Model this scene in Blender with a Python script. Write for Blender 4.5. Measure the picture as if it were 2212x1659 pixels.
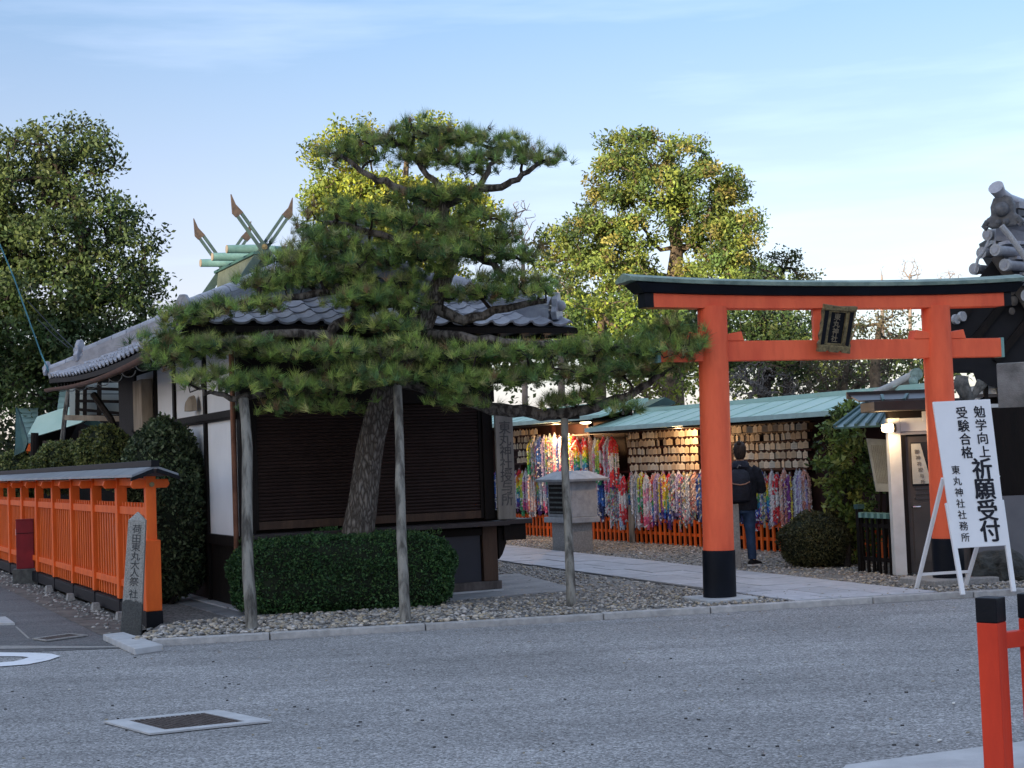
import bpy, math, random
import numpy as np
from mathutils import Vector, Matrix
random.seed(7); RNG = np.random.default_rng(7)
for o in list(bpy.data.objects): bpy.data.objects.remove(o)
SC = bpy.context.scene; COL = SC.collection
R = math.radians
# ------------------------------------------------------------------ camera
F_PX, ROLL, H_DOWN, CAM_H = 3250.0, 0.037, 164.0, 1.67   # in pixels of a 2212 x 1659 picture
CX, CY = 1106.0, 829.5
PITCH = math.atan(H_DOWN/F_PX)
_cp, _sp, _cr, _sr = math.cos(PITCH), math.sin(PITCH), math.cos(ROLL), math.sin(ROLL)
Rt, Fw, Up = Vector((1,0,0)), Vector((0,_cp,_sp)), Vector((0,-_sp,_cp))
cx_ = Rt*_cr - Up*_sr; cy_ = Rt*_sr + Up*_cr; cz_ = -Fw
cam = bpy.data.cameras.new('camera'); cam_o = bpy.data.objects.new('camera', cam); COL.objects.link(cam_o)
M = Matrix((cx_, cy_, cz_)).transposed().to_4x4(); M.translation = Vector((0,0,CAM_H)); cam_o.matrix_world = M
cam.sensor_width = 36; cam.lens = 36*F_PX/2212; cam.clip_start = 0.1; cam.clip_end = 2000
SC.camera = cam_o
# ------------------------------------------------------------------ light
SUN_EL, SUN_AZ = R(6.0), R(213.5)          # azimuth clockwise from +Y : behind the viewer, to the left
SKY_STRENGTH, EXPOSURE, SUN_STRENGTH = 0.15, 1.90, 2.1
SKY_GRAD, SKY_PHYS = 0.36, 0.56       # shares of the added gradient and of the physical sky
SC.view_settings.view_transform = 'Standard'; SC.view_settings.look = 'None'
SC.view_settings.exposure = EXPOSURE; SC.view_settings.gamma = 1; SC.view_settings.use_curve_mapping = False
W = bpy.data.worlds.new('World'); SC.world = W; W.use_nodes = True
nt = W.node_tree; nt.nodes.clear()
out = nt.nodes.new('ShaderNodeOutputWorld'); bg = nt.nodes.new('ShaderNodeBackground'); bg.inputs[1].default_value = SKY_STRENGTH
sky = nt.nodes.new('ShaderNodeTexSky'); sky.sky_type = 'NISHITA'; sky.sun_disc = False
sky.sun_elevation = SUN_EL; sky.sun_rotation = SUN_AZ; sky.air_density = 1.0; sky.dust_density = 1.0; sky.ozone_density = 2.5
tc = nt.nodes.new('ShaderNodeTexCoord'); L = nt.links.new
# the clear gradient and thin high cloud seen over the roofs, laid over the physical sky
sep = nt.nodes.new('ShaderNodeSeparateXYZ'); L(tc.outputs['Generated'], sep.inputs[0])
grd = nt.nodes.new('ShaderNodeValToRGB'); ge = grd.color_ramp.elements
SKY = [(0.0,(.22,.20,.45)),(.11,(.23,.06,.15)),(.165,(.20,.07,.12)),(.225,(.14,.065,.08)),(.295,(.075,.055,.09)),(.45,(.24,.28,.38)),(1.0,(.52,.57,.66))]  # top stops, out of view, whitened to make the fill light less blue
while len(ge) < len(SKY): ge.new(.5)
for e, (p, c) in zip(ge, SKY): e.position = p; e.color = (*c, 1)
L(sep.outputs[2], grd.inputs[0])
mp = nt.nodes.new('ShaderNodeMapping'); mp.inputs['Rotation'].default_value = (0, R(6), 0); mp.inputs['Scale'].default_value = (1.5, 1.5, 13.0)
L(tc.outputs['Generated'], mp.inputs['Vector'])
nz = nt.nodes.new('ShaderNodeTexNoise'); nz.inputs['Scale'].default_value = 1.6; nz.inputs['Detail'].default_value = 6; nz.inputs['Roughness'].default_value = 0.52
L(mp.outputs[0], nz.inputs['Vector'])
cr = nt.nodes.new('ShaderNodeValToRGB'); cr.color_ramp.elements[0].position = 0.46; cr.color_ramp.elements[1].position = 0.74; L(nz.outputs[0], cr.inputs[0])
mul = nt.nodes.new('ShaderNodeMath'); mul.operation = 'MULTIPLY'; mul.inputs[1].default_value = 0.75; L(cr.outputs[0], mul.inputs[0])
mx = nt.nodes.new('ShaderNodeMix'); mx.data_type = 'RGBA'; mx.inputs[7].default_value = (.42, .35, .38, 1); L(mul.outputs[0], mx.inputs[0]); L(grd.outputs[0], mx.inputs[6])
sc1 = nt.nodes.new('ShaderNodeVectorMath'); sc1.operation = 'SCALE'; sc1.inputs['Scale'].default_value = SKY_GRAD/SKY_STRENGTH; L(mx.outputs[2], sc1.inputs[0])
sc2 = nt.nodes.new('ShaderNodeVectorMath'); sc2.operation = 'SCALE'; sc2.inputs['Scale'].default_value = SKY_PHYS; L(sky.outputs[0], sc2.inputs[0])
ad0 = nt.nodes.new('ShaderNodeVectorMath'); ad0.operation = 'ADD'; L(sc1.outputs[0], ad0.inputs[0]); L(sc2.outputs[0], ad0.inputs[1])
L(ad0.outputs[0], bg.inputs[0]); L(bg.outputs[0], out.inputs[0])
sun = bpy.data.lights.new('sun', 'SUN'); sun.energy = SUN_STRENGTH; sun.angle = R(0.5); sun.color = (1.0, 0.85, 0.62)
sun_o = bpy.data.objects.new('sun', sun); COL.objects.link(sun_o)
sdir = Vector((math.sin(SUN_AZ)*math.cos(SUN_EL), math.cos(SUN_AZ)*math.cos(SUN_EL), math.sin(SUN_EL)))
sun_o.rotation_euler = sdir.to_track_quat('Z', 'Y').to_euler(); sun_o.location = (0,0,30)

# ------------------------------------------------------------------ measuring helpers (points in the place)
def ray(x, y):
    dx, dy = x-CX, y-CY
    ux = dx*_cr - dy*_sr; uy = dx*_sr + dy*_cr
    return Vector((ux, F_PX*_cp + uy*_sp, F_PX*_sp - uy*_cp))
CAMP = Vector((0,0,CAM_H))
def G(x, y, z=0.0):
    r = ray(x, y); return CAMP + r*((z-CAM_H)/r.z)
def D(x, y, Y):
    r = ray(x, y); return CAMP + r*(Y/r.y)
def PL(x, y, P0, d):
    """point on the vertical plane through P0 along horizontal direction d"""
    n = Vector((-d.y, d.x, 0)); r = ray(x, y)
    return CAMP + r*((P0-CAMP).dot(n)/r.dot(n))
def V3(x, y, z=0): return Vector((x, y, z))

# ------------------------------------------------------------------ materials
MATS = {}
def mat(name, c1, c2=None, scale=6.0, rough=0.6, bump=0.0, bscale=None, metal=0.0, rnd=0.0, stretch=(1,1,1), spec=0.3, detail=6, coat=0.0, ramp=(0.35,0.65)):
    if name in MATS: return MATS[name]
    m = bpy.data.materials.new(name); m.use_nodes = True; n = m.node_tree; p = n.nodes['Principled BSDF']
    p.inputs['Roughness'].default_value = rough; p.inputs['Metallic'].default_value = metal
    p.inputs['Specular IOR Level'].default_value = spec; p.inputs['Coat Weight'].default_value = coat
    if c2 is None: c2 = tuple(c*0.82 for c in c1)
    g = n.nodes.new('ShaderNodeNewGeometry'); mpn = n.nodes.new('ShaderNodeMapping'); mpn.inputs['Scale'].default_value = stretch
    n.links.new(g.outputs['Position'], mpn.inputs['Vector'])
    nz = n.nodes.new('ShaderNodeTexNoise'); nz.inputs['Scale'].default_value = scale; nz.inputs['Detail'].default_value = detail; nz.inputs['Roughness'].default_value = 0.6
    n.links.new(mpn.outputs[0], nz.inputs['Vector'])
    r = n.nodes.new('ShaderNodeValToRGB'); r.color_ramp.elements[0].position, r.color_ramp.elements[1].position = ramp
    r.color_ramp.elements[0].color = (*c2, 1); r.color_ramp.elements[1].color = (*c1, 1)
    n.links.new(nz.outputs[0], r.inputs[0]); last = r.outputs[0]
    if rnd:
        oi = n.nodes.new('ShaderNodeObjectInfo'); hs = n.nodes.new('ShaderNodeHueSaturation')
        mr = n.nodes.new('ShaderNodeMapRange'); mr.inputs[3].default_value = 1-rnd; mr.inputs[4].default_value = 1+rnd
        n.links.new(oi.outputs['Random'], mr.inputs[0]); n.links.new(mr.outputs[0], hs.inputs['Value']); n.links.new(last, hs.inputs['Color']); last = hs.outputs[0]
    n.links.new(last, p.inputs['Base Color'])
    if bump:
        b = n.nodes.new('ShaderNodeBump'); b.inputs['Strength'].default_value = bump; b.inputs['Distance'].default_value = 0.02
        n2 = n.nodes.new('ShaderNodeTexNoise'); n2.inputs['Scale'].default_value = bscale or scale*4; n2.inputs['Detail'].default_value = 5
        n.links.new(mpn.outputs[0], n2.inputs['Vector']); n.links.new(n2.outputs[0], b.inputs['Height']); n.links.new(b.outputs[0], p.inputs['Normal'])
    MATS[name] = m; return m
def leafmat(name, rough=0.55, trans=0.25):
    m = bpy.data.materials.new(name); m.use_nodes = True; n = m.node_tree; p = n.nodes['Principled BSDF']
    a = n.nodes.new('ShaderNodeAttribute'); a.attribute_name = 'tint'; n.links.new(a.outputs['Color'], p.inputs['Base Color'])
    p.inputs['Roughness'].default_value = rough; p.inputs['Specular IOR Level'].default_value = 0.35
    if trans:
        t = n.nodes.new('ShaderNodeBsdfTranslucent'); n.links.new(a.outputs['Color'], t.inputs['Color'])
        s = n.nodes.new('ShaderNodeMixShader'); s.inputs[0].default_value = trans
        n.links.new(p.outputs[0], s.inputs[1]); n.links.new(t.outputs[0], s.inputs[2]); n.links.new(s.outputs[0], n.nodes['Material Output'].inputs[0])
    MATS[name] = m; return m
def speckle(name, cols, scale, big=0.5, rough=0.9, bump=0.5, dist=0.01, dirt=None):
    """ground covering with grains: voronoi cells coloured through a ramp, large soft patches over it"""
    m = bpy.data.materials.new(name); m.use_nodes = True; n = m.node_tree; p = n.nodes['Principled BSDF']
    p.inputs['Roughness'].default_value = rough; p.inputs['Specular IOR Level'].default_value = 0.25
    g = n.nodes.new('ShaderNodeNewGeometry')
    v = n.nodes.new('ShaderNodeTexVoronoi'); v.inputs['Scale'].default_value = scale; n.links.new(g.outputs['Position'], v.inputs['Vector'])
    sx = n.nodes.new('ShaderNodeSeparateColor'); n.links.new(v.outputs['Color'], sx.inputs[0])
    r = n.nodes.new('ShaderNodeValToRGB'); n.links.new(sx.outputs[0], r.inputs[0])
    el = r.color_ramp.elements
    while len(el) < len(cols): el.new(0.5)
    for i, c in enumerate(cols): el[i].position = i/(len(cols)-1); el[i].color = (*c, 1)
    nz = n.nodes.new('ShaderNodeTexNoise'); nz.inputs['Scale'].default_value = big; nz.inputs['Detail'].default_value = 8; n.links.new(g.outputs['Position'], nz.inputs['Vector'])
    mr = n.nodes.new('ShaderNodeMapRange'); mr.inputs[1].default_value = .3; mr.inputs[2].default_value = .7; mr.inputs[3].default_value = 0.82; mr.inputs[4].default_value = 1.12
    n.links.new(nz.outputs[0], mr.inputs[0]); hs = n.nodes.new('ShaderNodeHueSaturation')
    n.links.new(mr.outputs[0], hs.inputs['Value']); n.links.new(r.outputs[0], hs.inputs['Color']); n.links.new(hs.outputs[0], p.inputs['Base Color'])
    b = n.nodes.new('ShaderNodeBump'); b.inputs['Strength'].default_value = bump; b.inputs['Distance'].default_value = dist
    inv = n.nodes.new('ShaderNodeMath'); inv.operation = 'SUBTRACT'; inv.inputs[0].default_value = 1; n.links.new(v.outputs['Distance'], inv.inputs[1])
    n.links.new(inv.outputs[0], b.inputs['Height']); n.links.new(b.outputs[0], p.inputs['Normal'])
    MATS[name] = m; return m
def emit(name, col, s):
    m = bpy.data.materials.new(name); m.use_nodes = True; p = m.node_tree.nodes['Principled BSDF']
    p.inputs['Base Color'].default_value = (*col, 1); p.inputs['Emission Color'].default_value = (*col, 1); p.inputs['Emission Strength'].default_value = s; return m

# ------------------------------------------------------------------ mesh helpers
class MB:
    def __init__(s): s.v = []; s.f = []; s.tint = []
    def add(s, vs, fs, tint=None):
        k = len(s.v); s.v.extend([tuple(a) for a in vs]); s.f.extend([tuple(i+k for i in f) for f in fs])
        if tint is not None: s.tint.extend([tint]*len(fs))
        return s
    def box(s, c, size, X=Vector((1,0,0)), Y=Vector((0,1,0)), Z=Vector((0,0,1)), taper=1.0, tint=None):
        c = Vector(c); hx, hy, hz = [a/2 for a in size]; vs = []
        for sz in (-1,1):
            k = taper if sz > 0 else 1
            for sx, sy in ((-1,-1),(1,-1),(1,1),(-1,1)): vs.append(c + X*sx*hx*k + Y*sy*hy*k + Z*sz*hz)
        return s.add(vs, [(3,2,1,0),(4,5,6,7),(0,1,5,4),(1,2,6,5),(2,3,7,6),(3,0,4,7)], tint)
    def bar(s, a, b, w, h, up=Vector((0,0,1)), tint=None):
        a, b = Vector(a), Vector(b); d = b-a; Ln = d.length; Z = d.normalized()
        X = Z.cross(up); X = X.normalized() if X.length > 1e-4 else Vector((1,0,0)); Y = Z.cross(X).normalized()
        return s.box((a+b)/2, (w, h, Ln), X, Y, Z, tint=tint)
    def tube(s, pts, rad, n=8, cap=True, tint=None, ez=1.0):
        pts = [Vector(p) for p in pts]; m = len(pts)
        if not hasattr(rad, '__len__'): rad = [rad]*m
        rings = []; prev = None
        for i, p in enumerate(pts):
            t = (pts[min(i+1,m-1)] - pts[max(i-1,0)])
            t = t.normalized() if t.length > 1e-9 else Vector((0,0,1))
            if prev is None:
                a = Vector((1,0,0)) if abs(t.x) < .9 else Vector((0,1,0)); X = (a - t*a.dot(t)).normalized()
            else: X = prev - t*prev.dot(t); X = X.normalized() if X.length > 1e-6 else Vector((1,0,0))
            prev = X; Y = t.cross(X)
            rings.append([p + (X*math.cos(6.28318*k/n) + Y*math.sin(6.28318*k/n)*ez)*rad[i] for k in range(n)])
        vs = [q for r in rings for q in r]; fs = []
        for i in range(m-1):
            for k in range(n): a = i*n+k; b = i*n+(k+1)%n; fs.append((a, b, b+n, a+n))
        if cap: fs.append(tuple(range(n-1,-1,-1))); fs.append(tuple((m-1)*n+k for k in range(n)))
        return s.add(vs, fs, tint)
    def loft(s, rings, cap=True, tint=None):
        n = len(rings[0]); vs = [q for r in rings for q in r]; fs = []
        for i in range(len(rings)-1):
            for k in range(n): a = i*n+k; b = i*n+(k+1)%n; fs.append((a, b, b+n, a+n))
        if cap: fs.append(tuple(range(n-1,-1,-1))); fs.append(tuple((len(rings)-1)*n+k for k in range(n)))
        return s.add(vs, fs, tint)
    def prism(s, poly, d, tint=None):
        """polygon extruded by vector d"""
        n = len(poly); poly = [Vector(p) for p in poly]; d = Vector(d)
        fs = [tuple(range(n-1,-1,-1)), tuple(range(n,2*n))] + [(k,(k+1)%n,(k+1)%n+n,k+n) for k in range(n)]
        return s.add(poly + [p+d for p in poly], fs, tint)
    def sphere(s, c, r, n=10, m=7, tint=None, sq=(1,1,1)):
        c = Vector(c); rings = []
        for i in range(1, m):
            t = math.pi*i/m; rings.append([c + Vector((math.sin(t)*math.cos(6.28318*k/n)*sq[0], math.sin(t)*math.sin(6.28318*k/n)*sq[1], -math.cos(t)*sq[2]))*r for k in range(n)])
        return s.loft(rings, tint=tint)
def inv_of(p):
    return Matrix.Translation(-p.location) if (p is not None and p.type == 'EMPTY') else Matrix.Identity(4)
def wire_parent(o, parent):
    if parent is None: return
    o.parent = parent
    if parent.type == 'EMPTY': o.matrix_parent_inverse = Matrix.Translation(-parent.location)
    else: o.matrix_parent_inverse = parent.matrix_basis.inverted()
def obj_from(name, me, parent=None, label=None, cat=None, group=None, kind=None, basis=None):
    o = bpy.data.objects.new(name, me); COL.objects.link(o)
    if basis is not None: o.matrix_basis = basis
    wire_parent(o, parent)
    for k, v in (('label',label),('category',cat),('group',group),('kind',kind)):
        if v: o[k] = v
    return o
def mesh_of(mb, name, m, smooth=False):
    me = bpy.data.meshes.new(name); me.from_pydata(mb.v, [], mb.f); me.materials.append(m)
    if mb.tint and len(mb.tint) == len(mb.f):
        ca = me.color_attributes.new('tint', 'FLOAT_COLOR', 'CORNER')
        arr = np.repeat(np.array([(*c,1.0) for c in mb.tint], dtype=np.float32), [len(f) for f in mb.f], axis=0)
        ca.data.foreach_set('color', arr.ravel())
    if smooth:
        me.shade_smooth()
        me.set_sharp_from_angle(angle=R(40))
    me.update(); return me
def build(mb, name, m, parent=None, smooth=False, bevel=0, **kw):
    o = obj_from(name, mesh_of(mb, name, m, smooth), parent, **kw)
    if bevel:
        b = o.modifiers.new('edges', 'BEVEL'); b.width = bevel; b.segments = 2; b.limit_method = 'ANGLE'; b.angle_limit = R(50)
    return o
def thing(name, loc, label, cat, group=None):
    o = bpy.data.objects.new(name, None); COL.objects.link(o); o.location = Vector(loc); o.empty_display_size = .2
    o['label'] = label; o['category'] = cat
    if group: o['group'] = group
    return o
def np_mesh(name, V, Fc, m, tint=None, smooth=False):
    """V (n,3), Fc (k,j) faces of j corners, tint (k,3) per face"""
    me = bpy.data.meshes.new(name); V = np.ascontiguousarray(V, dtype=np.float32); Fc = np.ascontiguousarray(Fc, dtype=np.int32)
    k, j = Fc.shape; me.vertices.add(len(V)); me.vertices.foreach_set('co', V.ravel())
    me.loops.add(k*j); me.loops.foreach_set('vertex_index', Fc.ravel())
    me.polygons.add(k); me.polygons.foreach_set('loop_start', np.arange(0, k*j, j, dtype=np.int32)); me.polygons.foreach_set('loop_total', np.full(k, j, dtype=np.int32))
    if smooth: me.polygons.foreach_set('use_smooth', np.ones(k, dtype=bool))
    me.materials.append(m); me.update(calc_edges=True)
    if tint is not None:
        ca = me.color_attributes.new('tint', 'FLOAT_COLOR', 'CORNER')
        t = np.concatenate([tint, np.ones((k,1))], 1).astype(np.float32); ca.data.foreach_set('color', np.repeat(t, j, axis=0).ravel())
    return me
def unit(a): return a/np.maximum(np.linalg.norm(a, axis=-1, keepdims=True), 1e-9)
def leaf_arrays(P, size, cols, nrm=None, nw=0.0, aspect=0.55, colvar=0.18, droop=0.0):
    """P (n,3) leaf positions; kites folded along the rib: 2 quads' worth as two triangles each"""
    n = len(P); a = unit(RNG.normal(size=(n,3)))
    a[:,2] -= droop; a = unit(a)
    b = RNG.normal(size=(n,3))
    if nrm is not None:
        nn = unit(nrm*nw + RNG.normal(size=(n,3))*(1-nw)); a = unit(a - nn*np.sum(a*nn,1,keepdims=True)); b = np.cross(nn, a)
    else: b = b - a*np.sum(a*b,1,keepdims=True)
    b = unit(b); c = np.cross(a, b)
    s = size*RNG.uniform(.6,1.25,(n,1)); w = s*aspect*.5
    V = np.stack([P, P+a*s*.5+b*w+c*s*.08, P+a*s, P+a*s*.5-b*w+c*s*.08], 1).reshape(-1,3)
    Fc = (np.arange(n)[:,None]*4 + np.array([[0,1,2,3]]))
    if isinstance(cols, np.ndarray) and cols.shape == (n,3): base = cols
    else:
        cols = np.array(cols); base = cols[RNG.integers(0,len(cols),n)]
    t = np.clip(base*(1+RNG.normal(0,colvar,(n,1))), 0.004, 1)
    return V, Fc, t
ICO = None
def ico():
    t = (1+5**.5)/2; v = np.array([(-1,t,0),(1,t,0),(-1,-t,0),(1,-t,0),(0,-1,t),(0,1,t),(0,-1,-t),(0,1,-t),(t,0,-1),(t,0,1),(-t,0,-1),(-t,0,1)], float)
    v = v/np.linalg.norm(v[0]); f = np.array([(0,11,5),(0,5,1),(0,1,7),(0,7,10),(0,10,11),(1,5,9),(5,11,4),(11,10,2),(10,7,6),(7,1,8),(3,9,4),(3,4,2),(3,2,6),(3,6,8),(3,8,9),(4,9,5),(2,4,11),(6,2,10),(8,6,7),(9,8,1)])
    return v, f
def pebbles(P, size, cols, m, flat=.6):
    v, f = ico(); n = len(P); s = size*RNG.uniform(.55,1.35,(n,1,1))*np.array([1,1,flat])*RNG.uniform(.7,1.25,(n,1,3))
    a = RNG.uniform(0,6.28,n); c, s_ = np.cos(a), np.sin(a)
    X = (v[None]*(1+RNG.uniform(-.18,.18,(n,12,1))))*s
    Y = np.stack([X[...,0]*c[:,None]-X[...,1]*s_[:,None], X[...,0]*s_[:,None]+X[...,1]*c[:,None], X[...,2]], -1)
    V = (Y + P[:,None,:]).reshape(-1,3); Fc = (f[None]+np.arange(n)[:,None,None]*12).reshape(-1,3)
    cols = np.array(cols); t = cols[RNG.integers(0,len(cols),n)]*(1+RNG.normal(0,.2,(n,1))); t = np.repeat(np.clip(t,.02,.9), 20, axis=0)
    return np_mesh('pebbles', V, Fc, m, t, smooth=True)
def in_poly(P, poly):
    x, y = P[:,0], P[:,1]; ins = np.zeros(len(P), bool); n = len(poly)
    for i in range(n):
        x1, y1 = poly[i][0], poly[i][1]; x2, y2 = poly[(i+1)%n][0], poly[(i+1)%n][1]
        c = ((y1 > y) != (y2 > y)) & (x < (x2-x1)*(y-y1)/((y2-y1) if y2 != y1 else 1e-9)+x1); ins ^= c
    return ins
def sheet(name, poly, z, m, **kw):
    mb = MB(); mb.add([(p[0],p[1],z) for p in poly], [tuple(range(len(poly)))]); return build(mb, name, m, **kw)
# branches grown from a trunk to a set of nodes
def grow(trunk, nodes, r_tip=.008, expo=.45, wander=.12, pull=.25, sides=5):
    """trunk: list of (Vector, radius). returns MB of tubes"""
    pts = [np.array(p) for p, r in trunk]; par = [-1]+list(range(len(trunk)-1)); plen = [0.0]
    for i in range(1,len(pts)): plen.append(plen[-1]+np.linalg.norm(pts[i]-pts[i-1]))
    nt0 = len(pts); nodes = np.array(nodes)
    T = np.array(pts); d = np.min(np.linalg.norm(nodes[:,None]-T[None],axis=2),1); order = np.argsort(d)
    A = np.zeros((len(pts)+len(nodes),3)); A[:nt0] = T; PLn = np.zeros(len(A)); PLn[:nt0] = plen; k = nt0
    for i in order:
        q = nodes[i]; dd = np.linalg.norm(A[:k]-q,axis=1); cost = dd + pull*PLn[:k]*0.5; cost[0] += 5 if nt0 > 1 else 0
        j = int(np.argmin(cost)); par.append(j); A[k] = q; PLn[k] = PLn[j]+dd[j]; k += 1
    cnt = np.ones(k)
    for i in range(k-1, nt0-1, -1): cnt[par[i]] += cnt[i]
    rad = r_tip*cnt**expo
    for i in range(nt0): rad[i] = trunk[i][1]
    mb = MB()
    for i in range(nt0, k):
        j = par[i]; a, b = Vector(A[j]), Vector(A[i]); Ln = (b-a).length
        if Ln < 1e-4: continue
        r0 = min(rad[j], rad[i]*1.5); w = wander*Ln
        m1 = a.lerp(b,.35)+Vector(RNG.normal(size=3))*w*.6 - Vector((0,0,w*.3)); m2 = a.lerp(b,.7)+Vector(RNG.normal(size=3))*w*.5
        mb.tube([a, m1, m2, b], [r0, (r0*2+rad[i])/3, (r0+rad[i]*2)/3, rad[i]*.9], n=sides if rad[i] > .015 else 4, cap=False)
    return mb
def text_mesh(s, size=1.0, bold=0.0, ext=0.002):
    cu = bpy.data.curves.new('glyph', 'FONT'); cu.body = s; cu.size = size; cu.align_x = 'CENTER'; cu.align_y = 'CENTER'; cu.offset = bold; cu.extrude = ext; cu.resolution_u = 3
    o = bpy.data.objects.new('glyph', cu); COL.objects.link(o)
    dg = bpy.context.evaluated_depsgraph_get(); me = bpy.data.meshes.new_from_object(o.evaluated_get(dg)); bpy.data.objects.remove(o); bpy.data.curves.remove(cu)
    return me
def glyph(s, centre, X, Y, size, m, parent, bold=.02, sx=1.0, sy=1.0, label=None, name='written_character', tilt=0):
    """one written character: mesh centred on 'centre', X right, Y up"""
    m0 = text_mesh(s, 1.0, 0.0, 0.0); n = len(m0.vertices)
    co = np.zeros(n*3, np.float32); m0.vertices.foreach_get('co', co); co = co.reshape(-1,3)
    if n: co[:,:2] -= (co[:,:2].max(0)+co[:,:2].min(0))/2
    fs0 = [tuple(p.vertices) for p in m0.polygons]; vs, fs = [], []; k = 0
    for q, (dx, dy) in enumerate([(0,0)]+([(bold,0),(-bold,0),(0,bold*.6),(0,-bold*.6)] if bold > .01 else [])):
        vs += [(x+dx, y+dy, (.0004*q)/size) for x, y, z in co]; fs += [tuple(i+k for i in f) for f in fs0]; k += n
    bpy.data.meshes.remove(m0); me = bpy.data.meshes.new('glyph'); me.from_pydata(vs, [], fs); me.materials.append(m)
    Z = X.cross(Y).normalized(); Mx = Matrix((X.normalized()*size*sx, Y.normalized()*size*sy, Z*size)).transposed().to_4x4()
    if tilt: Mx = Mx @ Matrix.Rotation(tilt, 4, 'Z')
    Mx.translation = centre
    me.transform(Mx); return obj_from(name, me, parent, label=label)
ORD = ['','first','second','third','fourth','fifth','sixth','seventh','eighth','ninth','tenth','eleventh','twelfth','thirteenth','fourteenth','fifteenth','sixteenth','seventeenth','eighteenth','nineteenth']
def ordinal(n):
    if n < 20: return ORD[n]
    tens = {2:'twent',3:'thirt',4:'fort',5:'fift',6:'sixt',7:'sevent',8:'eight',9:'ninet'}[n//10]
    return tens+'ieth' if n%10 == 0 else tens+'y-'+ORD[n%10]
# ================================================================== palette
white_plaster = mat('white_plaster', (.84,.85,.86), (.78,.79,.80), 2.2, .85, .12, 40)
dark_wood = mat('dark_stained_wood', (.012,.0085,.0075), (.006,.005,.0045), 5, .6, .25, 60, stretch=(1,1,.2), spec=.15)
brown_wood = mat('brown_wood', (.085,.048,.030), (.045,.026,.018), 7, .6, .3, 60, stretch=(1,1,.15))
shutter_m = mat('brown_metal_shutter', (.040,.025,.022), (.030,.019,.017), 3, .5, 0, rnd=.10, spec=.2)
tile_m = mat('grey_glazed_tile', (.37,.385,.43), (.24,.25,.29), 9, .34, .15, 50, rnd=.22, ramp=(.3,.7))
tile_dark = mat('dark_tile_clay', (.07,.075,.09), (.035,.04,.05), 8, .5, .15, 50)
vermilion = mat('vermilion_torii_paint', (.92,.155,.064), (.68,.088,.040), 4, .6, .25, 30, stretch=(1,1,.25), ramp=(.22,.60))
orange_p = mat('orange_fence_paint', (.92,.165,.022), (.72,.105,.015), 6, .55, .2, 30, stretch=(1,1,.3), ramp=(.28,.72))
red_p = mat('red_post_paint', (.76,.055,.018), (.58,.038,.015), 7, .5, .15, 40, stretch=(1,1,.25), ramp=(.3,.7))
black_p = mat('black_paint', (.009,.010,.014), (.006,.007,.010), 6, .5, .1, 40, spec=.15)
copper_g = mat('green_patina_copper', (.22,.38,.35), (.12,.24,.23), 3.2, .6, .15, 20)
copper_d = mat('dark_patina_copper', (.07,.16,.15), (.035,.075,.08), 3.0, .5, .15, 25)
teal_roof = mat('teal_sheet_roof', (.46,.62,.54), (.37,.54,.47), 1.6, .5, .08, 14)
copper_b = mat('brown_copper_gutter', (.22,.10,.06), (.12,.05,.03), 6, .42, .1, 30, metal=.35)
gold_w = mat('aged_gold_trim', (.30,.24,.12), (.10,.08,.045), 22, .5, .3, 60, metal=.3)
tan_w = mat('pale_weathered_wood', (.40,.33,.25), (.25,.20,.15), 9, .8, .3, 50, stretch=(1,1,.2))
pole_m = mat('grey_weathered_pole', (.27,.26,.23), (.075,.07,.062), 11, .9, .8, 60, stretch=(1,1,.12), ramp=(.40,.58))
stone_m = mat('granite', (.36,.35,.33), (.24,.235,.23), 35, .85, .35, 120)
stone_dk = mat('mossy_dark_stone', (.13,.14,.135), (.07,.075,.075), 14, .9, .4, 60)
concrete = mat('pale_concrete', (.50,.51,.52), (.40,.41,.42), 5, .85, .25, 90)
kerb_m = mat('kerb_stone', (.47,.46,.45), (.33,.325,.32), 12, .85, .35, 70, rnd=.1)
slab_m = mat('blue_grey_paving', (.46,.47,.50), (.37,.38,.41), 8, .75, .2, 80, rnd=.10)
white_p = mat('white_paint', (.80,.81,.83), (.76,.77,.79), 3, .45, .05, 30)
ink = mat('black_ink', (.010,.011,.020), (.008,.008,.012), 10, .6)
bark = mat('pine_bark', (.17,.15,.13), (.035,.028,.024), 16, .95, 1.0, 30, stretch=(1,1,.35), ramp=(.42,.58))
bark_d = mat('dark_bark', (.040,.031,.026), (.014,.011,.009), 12, .95, .6, 40)
bark_t = mat('tan_bark', (.20,.15,.10), (.07,.052,.038), 8, .9, .5, 30)
leaf_m = leafmat('leaf'); needle_m = leafmat('needle', .5, .12); paper_m = leafmat('folded_paper', .7, .15); peb_m = leafmat('pebble', .8, 0)
iron = mat('rusty_iron', (.115,.095,.088), (.055,.042,.038), 22, .7, .3, 60)
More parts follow.
